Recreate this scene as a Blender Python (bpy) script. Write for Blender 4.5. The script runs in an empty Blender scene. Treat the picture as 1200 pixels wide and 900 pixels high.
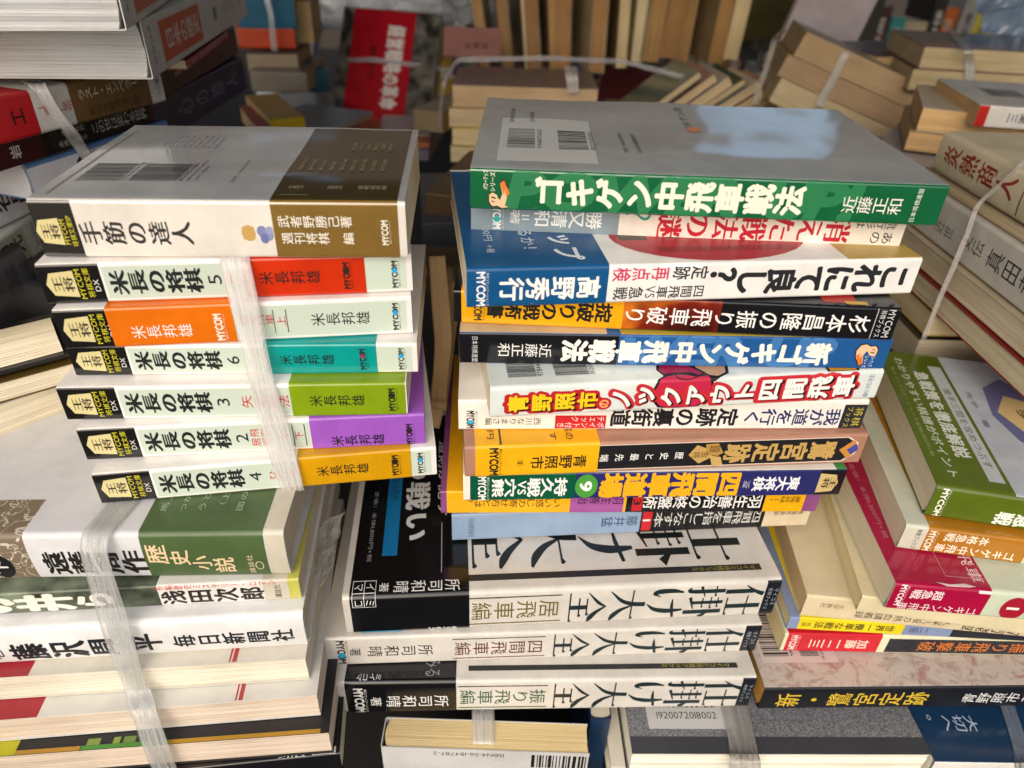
import bpy, bmesh, math, random
from mathutils import Vector, Matrix, noise
import numpy as np

# ------------------------------------------------------------------ camera, sky, sun, exposure
C = bpy.context.scene.collection
SC = bpy.context.scene
FPX, TH, ROLL = 832.0, math.radians(33.5), math.radians(2.0)
cam_d = bpy.data.cameras.new('camera'); cam = bpy.data.objects.new('camera', cam_d); C.objects.link(cam)
cam_d.sensor_width = 36.0; cam_d.lens = FPX / 1200 * 36
_F = Vector((0, math.cos(TH), -math.sin(TH))); _U = Vector((0, math.sin(TH), math.cos(TH))); _X = Vector((1, 0, 0))
_R = _X * math.cos(ROLL) + _U * math.sin(ROLL); _V = _U * math.cos(ROLL) - _X * math.sin(ROLL)
cam.matrix_world = Matrix((_R, _V, -_F)).transposed().to_4x4()
cam_d.clip_start = 0.01; cam_d.clip_end = 100
cam_d.dof.use_dof = True; cam_d.dof.focus_distance = 0.325; cam_d.dof.aperture_fstop = 8.5
SC.camera = cam

SUN_EL, SUN_AZ = 32.0, 194.0          # azimuth from +y clockwise: behind the camera, a little to the left
w = bpy.data.worlds.new('World'); SC.world = w; w.use_nodes = True
nt = w.node_tree
sky = nt.nodes.new('ShaderNodeTexSky'); sky.sky_type = 'NISHITA'; sky.sun_disc = False
sky.sun_elevation = math.radians(SUN_EL); sky.sun_rotation = math.radians(SUN_AZ)
sky.dust_density = 4.5; sky.air_density = 1.0
bg = nt.nodes['Background']; bg.inputs['Strength'].default_value = 0.15
nt.links.new(sky.outputs[0], bg.inputs[0])
sd = bpy.data.lights.new('sun', 'SUN'); sun = bpy.data.objects.new('sun', sd); C.objects.link(sun)
sd.energy = 1.45; sd.angle = math.radians(75); sd.color = (0.99, 0.985, 0.99)
_a, _e = math.radians(SUN_AZ), math.radians(SUN_EL)
sun.rotation_euler = Vector((-math.sin(_a) * math.cos(_e), -math.cos(_a) * math.cos(_e), -math.sin(_e))).to_track_quat('-Z', 'Y').to_euler()
SC.view_settings.view_transform = 'Standard'; SC.view_settings.look = 'None'
SC.view_settings.exposure = -0.05; SC.view_settings.gamma = 1.0
SC.render.resolution_x = 1024; SC.render.resolution_y = 768

# ------------------------------------------------------------------ helpers
MM = 0.001
SN, CS = math.sin(TH), math.cos(TH)
def ray(px, py):
    a = (px - 600) / FPX; b = (450 - py) / FPX
    a, b = a * math.cos(ROLL) - b * math.sin(ROLL), a * math.sin(ROLL) + b * math.cos(ROLL)
    return Vector((a, CS + b * SN, -SN + b * CS))
def at_z(px, py, z):
    r = ray(px, py); return r * (z * MM / r.z)
def px_of(p):
    d = p.dot(_F); return 600 + FPX * p.dot(_R) / d
def at_y(px, py, y):
    r = ray(px, py); return r * (y * MM / r.y)

def lin(h):
    h = h.lstrip('#'); v = [int(h[i:i + 2], 16) / 255 for i in (0, 2, 4)]
    return [c / 12.92 if c <= .04045 else ((c + .055) / 1.055) ** 2.4 for c in v]

_mats = {}
def mat(hexcol, kind='print'):
    key = (hexcol, kind)
    if key in _mats: return _mats[key]
    m = bpy.data.materials.new(kind + '_' + hexcol.strip('#')); m.use_nodes = True
    n, l = m.node_tree.nodes, m.node_tree.links
    b = n['Principled BSDF']; c = lin(hexcol)
    tc = n.new('ShaderNodeTexCoord')
    if kind == 'print':
        b.inputs['Base Color'].default_value = (*c, 1); b.inputs['Roughness'].default_value = .4
    elif kind in ('cover', 'gloss', 'matte', 'laminate'):
        ns = n.new('ShaderNodeTexNoise'); ns.inputs['Scale'].default_value = 38; ns.inputs['Detail'].default_value = 6; ns.inputs['Roughness'].default_value = .65
        l.new(tc.outputs['Object'], ns.inputs['Vector'])
        mx = n.new('ShaderNodeMix'); mx.data_type = 'RGBA'
        mx.inputs['A'].default_value = (*[v * .86 for v in c], 1); mx.inputs['B'].default_value = (*[min(1, v * 1.08) for v in c], 1)
        mr = n.new('ShaderNodeMapRange'); mr.inputs['From Min'].default_value = .3; mr.inputs['From Max'].default_value = .62
        l.new(ns.outputs[0], mr.inputs['Value']); l.new(mr.outputs[0], mx.inputs['Factor'])
        if kind != 'matte':      # rubbed specks and faint scratches in the print
            mw = n.new('ShaderNodeMapping'); mw.inputs['Scale'].default_value = (60, 190, 190); l.new(tc.outputs['Object'], mw.inputs['Vector'])
            nw = n.new('ShaderNodeTexNoise'); nw.inputs['Scale'].default_value = 1; nw.inputs['Detail'].default_value = 7; nw.inputs['Roughness'].default_value = .75; l.new(mw.outputs[0], nw.inputs['Vector'])
            rw = n.new('ShaderNodeMapRange'); rw.inputs['From Min'].default_value = .66; rw.inputs['From Max'].default_value = .78; rw.inputs['To Max'].default_value = .3; l.new(nw.outputs[0], rw.inputs['Value'])
            m3 = n.new('ShaderNodeMix'); m3.data_type = 'RGBA'; m3.inputs['B'].default_value = (.62, .6, .56, 1)
            l.new(mx.outputs['Result'], m3.inputs['A']); l.new(rw.outputs[0], m3.inputs['Factor']); l.new(m3.outputs['Result'], b.inputs['Base Color'])
        else: l.new(mx.outputs['Result'], b.inputs['Base Color'])
        base = {'cover': .34, 'gloss': .13, 'matte': .62, 'laminate': .12}[kind]
        n2 = n.new('ShaderNodeTexNoise'); n2.inputs['Scale'].default_value = 90; n2.inputs['Detail'].default_value = 5
        l.new(tc.outputs['Object'], n2.inputs['Vector'])
        m2 = n.new('ShaderNodeMapRange'); m2.inputs['To Min'].default_value = base - .07; m2.inputs['To Max'].default_value = base + (.03 if kind == 'laminate' else .1)
        l.new(n2.outputs[0], m2.inputs['Value']); l.new(m2.outputs[0], b.inputs['Roughness'])
        if kind == 'laminate': b.inputs['Coat Weight'].default_value = 1.; b.inputs['Coat IOR'].default_value = 1.75; b.inputs['Coat Roughness'].default_value = .11
        n3 = n.new('ShaderNodeTexNoise'); n3.inputs['Scale'].default_value = 24; n3.inputs['Detail'].default_value = 3
        l.new(tc.outputs['Object'], n3.inputs['Vector'])
        bp = n.new('ShaderNodeBump'); bp.inputs['Strength'].default_value = .1 if kind == 'laminate' else .16 if kind == 'gloss' else .35; bp.inputs['Distance'].default_value = .0012
        l.new(n3.outputs[0], bp.inputs['Height']); l.new(bp.outputs[0], b.inputs['Normal'])
    elif kind in ('pages', 'softpages'):
        # sheets: fine strata stacked along the book's thickness (local z), slowly wandering
        mp = n.new('ShaderNodeMapping'); mp.inputs['Scale'].default_value = (9, 9, 1900)
        l.new(tc.outputs['Object'], mp.inputs['Vector'])
        ns = n.new('ShaderNodeTexNoise'); ns.inputs['Scale'].default_value = 1; ns.inputs['Detail'].default_value = 4; ns.inputs['Roughness'].default_value = .7
        l.new(mp.outputs[0], ns.inputs['Vector'])
        big = n.new('ShaderNodeTexNoise'); big.inputs['Scale'].default_value = 22; big.inputs['Detail'].default_value = 4
        l.new(tc.outputs['Object'], big.inputs['Vector'])
        ad = n.new('ShaderNodeMath'); ad.operation = 'MULTIPLY_ADD'; ad.inputs[1].default_value = .35
        l.new(big.outputs[0], ad.inputs[0]); l.new(ns.outputs[0], ad.inputs[2])
        mr = n.new('ShaderNodeMapRange'); mr.inputs['From Min'].default_value = .44; mr.inputs['From Max'].default_value = .74
        l.new(ad.outputs[0], mr.inputs['Value'])
        mx = n.new('ShaderNodeMix'); mx.data_type = 'RGBA'
        mx.inputs['A'].default_value = (*([c[0] * .82, c[1] * .78, c[2] * .72] if kind == 'softpages' else [c[0] * .58, c[1] * .51, c[2] * .43]), 1); mx.inputs['B'].default_value = (*[min(1, v * 1.1) for v in c], 1)
        l.new(mr.outputs[0], mx.inputs['Factor']); l.new(mx.outputs['Result'], b.inputs['Base Color'])
        bp = n.new('ShaderNodeBump'); bp.inputs['Strength'].default_value = .8; bp.inputs['Distance'].default_value = .0005
        l.new(ns.outputs[0], bp.inputs['Height']); l.new(bp.outputs[0], b.inputs['Normal'])
        b.inputs['Roughness'].default_value = .8
    elif kind == 'granite':
        v = n.new('ShaderNodeTexNoise'); v.inputs['Scale'].default_value = 1500; v.inputs['Detail'].default_value = 2
        l.new(tc.outputs['Object'], v.inputs['Vector'])
        r = n.new('ShaderNodeValToRGB'); r.color_ramp.elements[0].position = .42; r.color_ramp.elements[1].position = .6
        r.color_ramp.elements[0].color = (*[x * .55 for x in c], 1); r.color_ramp.elements[1].color = (*[min(1, x * 1.45) for x in c], 1)
        l.new(v.outputs[0], r.inputs[0]); l.new(r.outputs[0], b.inputs['Base Color']); b.inputs['Roughness'].default_value = .5
    elif kind == 'marble':
        v = n.new('ShaderNodeTexNoise'); v.inputs['Scale'].default_value = 110; v.inputs['Detail'].default_value = 10; v.inputs['Roughness'].default_value = .7; v.inputs['Distortion'].default_value = 1.2
        l.new(tc.outputs['Object'], v.inputs['Vector'])
        r = n.new('ShaderNodeValToRGB'); e = r.color_ramp.elements
        e[0].position = .36; e[0].color = (*lin('#a87f76'), 1); e[1].position = .5; e[1].color = (*c, 1)
        x = e.new(.46); x.color = (*lin('#b5a89d'), 1)
        l.new(v.outputs[0], r.inputs[0]); l.new(r.outputs[0], b.inputs['Base Color']); b.inputs['Roughness'].default_value = .35
    elif kind == 'ornate':
        v = n.new('ShaderNodeTexNoise'); v.inputs['Scale'].default_value = 70; v.inputs['Detail'].default_value = 1.5; v.inputs['Distortion'].default_value = 3.5
        l.new(tc.outputs['Object'], v.inputs['Vector'])
        r = n.new('ShaderNodeValToRGB'); e = r.color_ramp.elements
        e[0].position = .475; e[0].color = (*c, 1); e[1].position = .535; e[1].color = (*c, 1)
        x = e.new(.49); x.color = (*lin('#cfc6b6'), 1); x = e.new(.515); x.color = (*lin('#cfc6b6'), 1)
        l.new(v.outputs[0], r.inputs[0]); l.new(r.outputs[0], b.inputs['Base Color']); b.inputs['Roughness'].default_value = .4
    elif kind == 'photo':
        v = n.new('ShaderNodeTexNoise'); v.inputs['Scale'].default_value = 55; v.inputs['Detail'].default_value = 5
        l.new(tc.outputs['Object'], v.inputs['Vector'])
        r = n.new('ShaderNodeValToRGB'); e = r.color_ramp.elements
        e[0].position = .38; e[0].color = (*[x * .3 for x in c], 1); e[1].position = .68; e[1].color = (*[min(1, x * 1.9 + .05) for x in c], 1)
        l.new(v.outputs[0], r.inputs[0]); l.new(r.outputs[0], b.inputs['Base Color']); b.inputs['Roughness'].default_value = .3
    elif kind == 'fire':
        v = n.new('ShaderNodeTexNoise'); v.inputs['Scale'].default_value = 24; v.inputs['Detail'].default_value = 3
        l.new(tc.outputs['Object'], v.inputs['Vector'])
        r = n.new('ShaderNodeValToRGB'); e = r.color_ramp.elements
        e[0].position = .4; e[0].color = (*lin('#140806'), 1); e[1].position = .62; e[1].color = (*lin('#d9751c'), 1)
        x = e.new(.52); x.color = (*lin('#7a1f10'), 1)
        l.new(v.outputs[0], r.inputs[0]); l.new(r.outputs[0], b.inputs['Base Color']); b.inputs['Roughness'].default_value = .3
    elif kind == 'plastic':
        uv = n.new('ShaderNodeUVMap')
        mp = n.new('ShaderNodeMapping'); mp.inputs['Scale'].default_value = (11, .3, 1)
        l.new(uv.outputs[0], mp.inputs['Vector'])
        ns = n.new('ShaderNodeTexNoise'); ns.inputs['Scale'].default_value = 1; ns.inputs['Detail'].default_value = 6; ns.inputs['Roughness'].default_value = .7
        l.new(mp.outputs[0], ns.inputs['Vector'])
        b.inputs['Base Color'].default_value = (*c, 1); b.inputs['Roughness'].default_value = .13
        b.inputs['Subsurface Weight'].default_value = 0
        mr = n.new('ShaderNodeMapRange'); mr.inputs['From Min'].default_value = .3; mr.inputs['From Max'].default_value = .7
        mr.inputs['To Min'].default_value = .08; mr.inputs['To Max'].default_value = .72; b.inputs['Coat Weight'].default_value = 1.; b.inputs['Coat Roughness'].default_value = .06
        l.new(ns.outputs[0], mr.inputs['Value']); l.new(mr.outputs[0], b.inputs['Alpha'])
        bp = n.new('ShaderNodeBump'); bp.inputs['Strength'].default_value = .8; bp.inputs['Distance'].default_value = .0008
        l.new(ns.outputs[0], bp.inputs['Height']); l.new(bp.outputs[0], b.inputs['Normal'])
    elif kind == 'film':
        ns = n.new('ShaderNodeTexNoise'); ns.inputs['Scale'].default_value = 30; ns.inputs['Detail'].default_value = 5
        l.new(tc.outputs['Object'], ns.inputs['Vector'])
        b.inputs['Base Color'].default_value = (*c, 1); b.inputs['Roughness'].default_value = .15; b.inputs['Alpha'].default_value = .32
        bp = n.new('ShaderNodeBump'); bp.inputs['Strength'].default_value = 1; bp.inputs['Distance'].default_value = .004
        l.new(ns.outputs[0], bp.inputs['Height']); l.new(bp.outputs[0], b.inputs['Normal'])
    elif kind == 'cloth':
        ns = n.new('ShaderNodeTexNoise'); ns.inputs['Scale'].default_value = 300; l.new(tc.outputs['Object'], ns.inputs['Vector'])
        mx = n.new('ShaderNodeMix'); mx.data_type = 'RGBA'; mx.inputs['A'].default_value = (*[v * .6 for v in c], 1); mx.inputs['B'].default_value = (*[v * 1.3 for v in c], 1)
        l.new(ns.outputs[0], mx.inputs['Factor']); l.new(mx.outputs['Result'], b.inputs['Base Color']); b.inputs['Roughness'].default_value = .9
    _mats[key] = m
    return m

class MB:
    """collects verts/faces with materials into ONE mesh object (millimetres in, metres out)"""
    def __init__(s): s.v, s.f, s.mi, s.mats, s.uv = [], [], [], [], None
    def m(s, mt):
        if mt not in s.mats: s.mats.append(mt)
        return s.mats.index(mt)
    def add(s, vs, fs, mt):
        o = len(s.v); i = s.m(mt) if not isinstance(mt, list) else None
        s.v += [tuple(p) for p in vs]
        for k, f in enumerate(fs):
            s.f.append([o + j for j in f]); s.mi.append(i if i is not None else s.m(mt[k]))
    def build(s, name, parent=None, smooth=None, world=False):
        me = bpy.data.meshes.new(name); k = 1 if world else MM
        me.from_pydata([(x * k, y * k, z * k) for x, y, z in s.v], [], s.f)
        for mt in s.mats: me.materials.append(mt)
        me.polygons.foreach_set('material_index', s.mi)
        if smooth:
            me.polygons.foreach_set('use_smooth', [True] * len(me.polygons))
            try: me.set_sharp_from_angle(angle=math.radians(smooth))
            except Exception: pass
        me.update()
        o = bpy.data.objects.new(name, me); C.objects.link(o)
        if parent: o.parent = parent
        return o

# ---- glyphs: Blender's built-in font, turned to meshes once and cached
_gl = {}
def glyph(ch, off=0.0):
    k = (ch, off)
    if k in _gl: return _gl[k]
    c = bpy.data.curves.new('glyph', 'FONT'); c.body = ch; c.resolution_u = 3; c.offset = off
    o = bpy.data.objects.new('glyph', c); C.objects.link(o)
    dg = bpy.context.evaluated_depsgraph_get(); me = bpy.data.meshes.new_from_object(o.evaluated_get(dg))
    vs = [(v.co.x, v.co.y) for v in me.vertices]; fs = [list(p.vertices) for p in me.polygons]
    bpy.data.objects.remove(o); bpy.data.curves.remove(c); bpy.data.meshes.remove(me)
    _gl[k] = (vs, fs); return _gl[k]

def _brush(pts):
    """one pen stroke: points with widths -> a strip of quads"""
    P = []
    for (x0, y0, w0), (x1, y1, w1) in zip(pts, pts[1:]):
        for i in range(4): f = i / 4; P.append((x0 + (x1 - x0) * f, y0 + (y1 - y0) * f, w0 + (w1 - w0) * f))
    P.append(pts[-1]); n = len(P); P = [(x, y, w_ * 1.5) for x, y, w_ in P]
    for _ in range(2 if len(pts) > 2 else 0): P = [P[0]] + [tuple((P[i - 1][k] + 2 * P[i][k] + P[i + 1][k]) / 4 for k in range(3)) for i in range(1, n - 1)] + [P[-1]]
    vs = []
    for i, (x, y, w_) in enumerate(P):
        a, b = P[max(i - 1, 0)], P[min(i + 1, n - 1)]; dx, dy = b[0] - a[0], b[1] - a[1]; d = math.hypot(dx, dy) or 1
        vs += [(x - dy / d * w_ / 2, y + dx / d * w_ / 2), (x + dy / d * w_ / 2, y - dx / d * w_ / 2)]
    return vs, [[2 * i, 2 * i + 1, 2 * i + 3, 2 * i + 2] for i in range(n - 1)]
def _hs(x0, x1, y, w_=.026, t=.07):      # a thin level stroke with its triangular stop
    return [_brush([(x0, y, w_), (x1, y, w_)]), ([(x1 - 1.5 * t, y + w_ * .4), (x1 + .01, y + w_ * .4), (x1 - .42 * t, y + t)], [[0, 1, 2]])]
SERIF = {
    '大': _hs(.05, .93, .6) + [_brush([(.48, .94, .085), (.47, .62, .085), (.37, .32, .07), (.06, .02, .015)]), _brush([(.5, .62, .02), (.62, .32, .07), (.8, .12, .1), (.97, .05, .03)])],
    '全': [_brush([(.51, .95, .03), (.38, .74, .065), (.06, .47, .012)]), _brush([(.5, .93, .03), (.68, .68, .08), (.84, .55, .1), (.97, .5, .03)])] + _hs(.24, .76, .46) + _hs(.22, .79, .26) + _hs(.06, .95, .02) + [_brush([(.5, .47, .085), (.5, .02, .085)])],
    '仕': [_brush([(.31, .95, .085), (.22, .7, .06), (.03, .44, .012)]), _brush([(.21, .68, .085), (.21, -.06, .085)])] + _hs(.35, .97, .56) + [_brush([(.66, .93, .085), (.66, .04, .085)])] + _hs(.39, .94, .03),
    '掛': [_brush([(.17, .94, .075), (.17, .04, .08), (.12, -.02, .06), (.05, .05, .015)])] + _hs(.02, .33, .7, .024, .05) + [_brush([(.02, .3, .055), (.34, .44, .015)])] + [_brush([(.51, .94, .065), (.51, .12, .065)])] + _hs(.37, .67, .8, .022, .05) + _hs(.34, .7, .62, .022, .05) + _hs(.37, .67, .4, .022, .05) + [_brush([(.34, .06, .06), (.7, .18, .02)]), _brush([(.79, .94, .08), (.79, -.06, .08)]), _brush([(.81, .58, .03), (.97, .38, .1)])],
    'け': [_brush([(.17, .88, .03), (.11, .62, .085), (.12, .25, .1), (.18, .08, .06), (.28, .3, .012)]), _brush([(.37, .62, .02), (.6, .63, .06), (.93, .7, .045)]), _brush([(.7, .92, .04), (.73, .5, .1), (.66, .15, .075), (.48, -.04, .012)])],
}
ROT = set('ー〜―（）()「」…＝=')
SMALL = set('ッャュョァィゥェォっゃゅょ')

class Book:
    def __init__(s, O, u, n, L, W, T, xl=0., xr=1., ori='R', r=1.1, bulge=0., round_=None):
        s.O, s.u, s.n = O, u.normalized(), n.normalized(); s.w = s.n.cross(s.u)
        s.L, s.W, s.T, s.xl, s.xr, s.ori, s.r, s.b = L, W, T, xl, xr, ori, min(r, T * .3), bulge
        s.lift = 0.0; s.k = 0; s.da = s.db = s.warp = 0.
    def frame(s):
        M = Matrix((s.u, s.w, s.n)).transposed().to_4x4(); M.translation = s.O; return M
    def S(s, x):
        q = (x - s.xl) / (s.xr - s.xl)
        return q * s.da / (q * s.da + (1 - q) * s.db) * s.L if s.da else q * s.L
    def Cc(s, c): return c * s.T if c <= 1 else s.T + (c - 1)
    def H(s, c, h): return h * s.T if c <= 1 else h
    def prof(s, c, off=0.):
        r, T = s.r, s.T
        if c < -r: return (-c, -off)
        if c < r:
            a = (c + r) / (2 * r) * math.pi / 2; R = r + off
            y, z = r - R * math.sin(a), r - R * math.cos(a)
        elif c <= T - r: y, z = -off, c
        elif c < T + r:
            a = (c - T + r) / (2 * r) * math.pi / 2; R = r + off
            y, z = r - R * math.cos(a), T - r + R * math.sin(a)
        else: return (c - T, T + off)
        if s.b: y -= s.b * (1 - (2 * min(max(c / T, 0), 1) - 1) ** 2)
        return (y, z)
    def pt(s, sx, c, off=0.):
        y, z = s.prof(c, off)
        if s.warp and c > s.T: z += s.warp * min(1, (c - s.T) / 30) * max(0, .75 + noise.noise(Vector((sx * .016, c * .02, 3.1))) + .3 * noise.noise(Vector((sx * .05, c * .035, 7.7))))
        return (sx, y, z)
    # the C-shaped shell of a cover or of a paper band, cut into printed areas
    def shell(s, s0, s1, cb, ct, base, regions=(), thick=.45, off=0., name='cover', parent=None):
        r, T = s.r, s.T
        ss = {s0, s1}; cs = {cb, ct, 0, T}
        for k in range(9): cs.add(-r + 2 * r * k / 8); cs.add(T - r + 2 * r * k / 8)
        for k in range(1, 8): cs.add(r + (T - 2 * r) * k / 8)
        nd, nl = (26, 34) if s.warp else (6, 8)
        for k in range(1, nd): cs.add(T + r + (ct - T - r) * k / nd)
        for k in range(1, nl): ss.add(s0 + (s1 - s0) * k / nl)
        for (a, b, c, d, m) in regions: ss |= {a, b}; cs |= {c, d}
        ss = sorted(x for x in ss if s0 - 1e-6 <= x <= s1 + 1e-6); cs = sorted(x for x in cs if cb - 1e-6 <= x <= ct + 1e-6)
        ss = [x for i, x in enumerate(ss) if i == 0 or x - ss[i - 1] > 1e-4]; cs = [x for i, x in enumerate(cs) if i == 0 or x - cs[i - 1] > 1e-4]
        mb = MB(); nS, nC = len(ss), len(cs); vs = []
        for o in (off, off - thick):
            for c in cs:
                for x in ss: vs.append(s.pt(x, c, o))
        fs, ms = [], []
        for j in range(nC - 1):
            for i in range(nS - 1):
                a = j * nS + i; q = [a, a + 1, a + nS + 1, a + nS]
                xm, cm = (ss[i] + ss[i + 1]) / 2, (cs[j] + cs[j + 1]) / 2; m = base
                for (x0, x1, c0, c1, mm) in regions:
                    if x0 <= xm <= x1 and c0 <= cm <= c1: m = mm
                fs.append(q); ms.append(m)
                fs.append([v + nS * nC for v in reversed(q)]); ms.append(base)
        def rim(seq):
            for a, b in zip(seq, seq[1:]): fs.append([a, a + nS * nC, b + nS * nC, b]); ms.append(base)
        rim([i for i in range(nS)]); rim([(nC - 1) * nS + i for i in reversed(range(nS))])
        rim([j * nS for j in reversed(range(nC))]); rim([j * nS + nS - 1 for j in range(nC)])
        mb.add(vs, fs, ms)
        return mb.build(name, parent, smooth=40)
    def pages(s, inset, t, col, parent, fore=.5, name='pages', wav=.0, seed=0):
        # page block with a rounded back and a slightly uneven cut
        rnd = random.Random(seed); T, W = s.T, s.W
        z0, z1 = t, T - t; y0 = t + s.r * .6 - s.b; y1 = W - fore; mb = MB(); N = 10
        rows = []
        for k in range(N + 1):
            f = k / N; z = z0 + (z1 - z0) * f
            jit = wav * (rnd.random() - .5); hol = fore * 1.2 * math.sin(math.pi * f) if fore > 1.5 else 0
            rows.append((inset + jit * .6, s.L - inset + jit * .5, y0 + (2.0 * (2 * f - 1) ** 2 if s.T > 10 else 0), y1 - hol + jit, z))
        vs = []
        for (a, b, c, d, z) in rows: vs += [(a, c, z), (b, c, z), (b, d, z), (a, d, z)]
        fs = [[3, 2, 1, 0], [4 * N, 4 * N + 1, 4 * N + 2, 4 * N + 3]]
        for k in range(N):
            for i in range(4):
                a = 4 * k + i; b = 4 * k + (i + 1) % 4; fs.append([a, b, b + 4, a + 4])
        mb.add(vs, fs, mat(col.strip('~'), 'softpages' if col[0] == '~' else 'pages')); return mb.build(name, parent)
    # ---- printing
    def _emit(s, mb, vs, fs, mt, curved, ci=0):
        off = s.lift + .05 + .011 * s.k + .0006 * ci + (.05 if s.warp else 0)
        if curved:
            bm = bmesh.new(); bv = [bm.verts.new((x, c, 0)) for x, c in vs]
            for f in fs:
                try: bm.faces.new([bv[i] for i in f])
                except ValueError: pass
            for _ in range(3):
                long = [e for e in bm.edges if abs(e.verts[0].co.y - e.verts[1].co.y) > 1.6]
                if not long: break
                bmesh.ops.subdivide_edges(bm, edges=long, cuts=1)
            bm.verts.index_update()
            vs = [(v.co.x, v.co.y) for v in bm.verts]; fs = [[v.index for v in f.verts] for f in bm.faces]; bm.free()
        mb.add([s.pt(x, c, off) for x, c in vs], fs, mt)
    def _curved(s, cs):
        a, b = min(cs), max(cs); r = s.r
        return (s.b > 0 and b > 0 and a < s.T) or (a < s.T + r and b > s.T - r) or (a < r and b > -r)
    def draw(s, mb, items):
        for it in items:
            k = it[0]; s.k += 1
            if k == 't':      # column of characters along the spine
                _, txt, x0, x1, c, h, col, wt = it[:8]; opt = it[8] if len(it) > 8 else {}
                s.text(mb, txt, s.S(x0), s.S(x1), s.Cc(c), s.H(c, h), mat(col), wt, **opt)
            elif k == 'l':    # one line set across the spine (reads along the book's width)
                _, txt, x0, x1, c0, c1, col, wt = it[:8]; opt = it[8] if len(it) > 8 else {}
                c0, c1 = min(c0, c1), max(c0, c1)
                s.line(mb, txt, s.S(x0), s.S(x1), s.Cc(c0), s.Cc(c1), mat(col), wt, **opt)
            elif k == 'h':    # upright line running along the spine
                _, txt, x0, x1, c0, c1, col, wt = it[:8]; opt = it[8] if len(it) > 8 else {}
                s.line(mb, txt, s.S(x0), s.S(x1), s.Cc(c0), s.Cc(c1), mat(col), wt, **{'ori': 'H', **opt})
            elif k == 'p':
                _, pts, col = it[:3]; vs = [(s.S(x), s.Cc(c)) for x, c in pts]
                s.poly(mb, vs, mat(col))
            elif k == 'e':
                _, x, c, rx, rc, col = it[:6]; X, Cq = s.S(x), s.Cc(c); ra = rx / (s.xr - s.xl) * s.L; rb = s.H(c, rc)
                s.poly(mb, [(X + ra * math.cos(2 * math.pi * i / 28), Cq + rb * math.sin(2 * math.pi * i / 28)) for i in range(28)], mat(col))
            elif k == 'o':    # ring
                _, x, c, rx, rc, lw, col = it[:7]; X, Cq = s.S(x), s.Cc(c); ra = rx / (s.xr - s.xl) * s.L; rb = s.H(c, rc); n = 28
                vs = [(X + (ra - q) * math.cos(2 * math.pi * i / n), Cq + (rb - q) * math.sin(2 * math.pi * i / n)) for q in (0, lw) for i in range(n)]
                s._emit(mb, vs, [[i, (i + 1) % n, n + (i + 1) % n, n + i] for i in range(n)], mat(col), s._curved([Cq - rb, Cq + rb]))
            elif k == 'r':
                _, x0, x1, c0, c1, col = it[:6]; a, b, c, d = s.S(x0), s.S(x1), s.Cc(c0), s.Cc(c1)
                s.poly(mb, [(a, c), (b, c), (b, d), (a, d)], mat(col))
            elif k == 'bar':  # bar code; axis 'c' = bars lie along the spine
                _, x0, x1, c0, c1, ax, col = it[:7]; a, b, c, d = s.S(x0), s.S(x1), s.Cc(c0), s.Cc(c1); rnd = random.Random(int(x0 * 7 + c0 * 13)); q = 0.
                lo, hi = (c, d) if ax == 'c' else (a, b); n = 62; st = (hi - lo) / n; i = 0; vs, fs = [], []
                while i < n:
                    wd = rnd.choice((1, 1, 2, 3)); p, e = lo + i * st, lo + min(n, i + wd) * st
                    nb = 10 if s.warp else 1
                    for q_ in range(nb):
                        o = len(vs); u0, u1 = q_ / nb, (q_ + 1) / nb
                        vs += [(a + (b - a) * u0, p), (a + (b - a) * u1, p), (a + (b - a) * u1, e), (a + (b - a) * u0, e)] if ax == 'c' else [(p, c + (d - c) * u0), (e, c + (d - c) * u0), (e, c + (d - c) * u1), (p, c + (d - c) * u1)]
                        fs.append([o, o + 1, o + 2, o + 3])
                    i += wd + rnd.choice((1, 1, 2, 2))
                s._emit(mb, vs, fs, mat(col), s._curved([c, d]))
    def print_all(s, items, parent, pre=''):
        """every line of type, bar code and motif becomes a part of its own"""
        runs = []
        for it in items:
            kd = 'motif' if it[0] in 'peor' else 'bar_code' if it[0] == 'bar' else ('title' if it[0] == 't' and (s.H(it[4], it[5]) > .42 * s.T) else 'publisher_mark' if it[1] == 'MYCOM' else 'small_print')
            if it[0] in 'peor' and runs and runs[-1][0] in ('motif', 'publisher_mark'): runs[-1][1].append(it)
            elif runs and runs[-1][0] == 'publisher_mark' and it[1] == '毎日コミュニケーションズ': runs[-1][1].append(it)
            elif kd == 'title' and runs and runs[-1][0] == 'title' and runs[-1][2] == it[1]: runs[-1][1].append(it)
            else: runs.append([kd, [it], it[1]])
        for kd, its, _ in runs:
            mb = MB(); s.draw(mb, its)
            if mb.f: mb.build(pre + kd, parent)
    def poly(s, mb, vs, mt):
        cs = [c for _, c in vs]; cv = s._curved(cs)
        if s.warp and min(cs) > s.T and len(vs) == 4:      # follow a buckled cover
            x0, x1 = min(x for x, _ in vs), max(x for x, _ in vs); c0, c1 = min(cs), max(cs); a, b = max(1, int((x1 - x0) / 3)), max(1, int((c1 - c0) / 3))
            g = [(x0 + (x1 - x0) * i / a, c0 + (c1 - c0) * j / b) for j in range(b + 1) for i in range(a + 1)]
            s._emit(mb, g, [[j * (a + 1) + i, j * (a + 1) + i + 1, (j + 1) * (a + 1) + i + 1, (j + 1) * (a + 1) + i] for j in range(b) for i in range(a)], mt, False); return
        if cv and len(vs) == 4:
            c0, c1 = min(cs), max(cs); n = max(1, int((c1 - c0) / .5)); x0, x1 = min(x for x, _ in vs), max(x for x, _ in vs)
            g = [(x, c0 + (c1 - c0) * i / n) for i in range(n + 1) for x in (x0, x1)]
            s._emit(mb, g, [[2 * i, 2 * i + 1, 2 * i + 3, 2 * i + 2] for i in range(n)], mt, False); return
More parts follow.
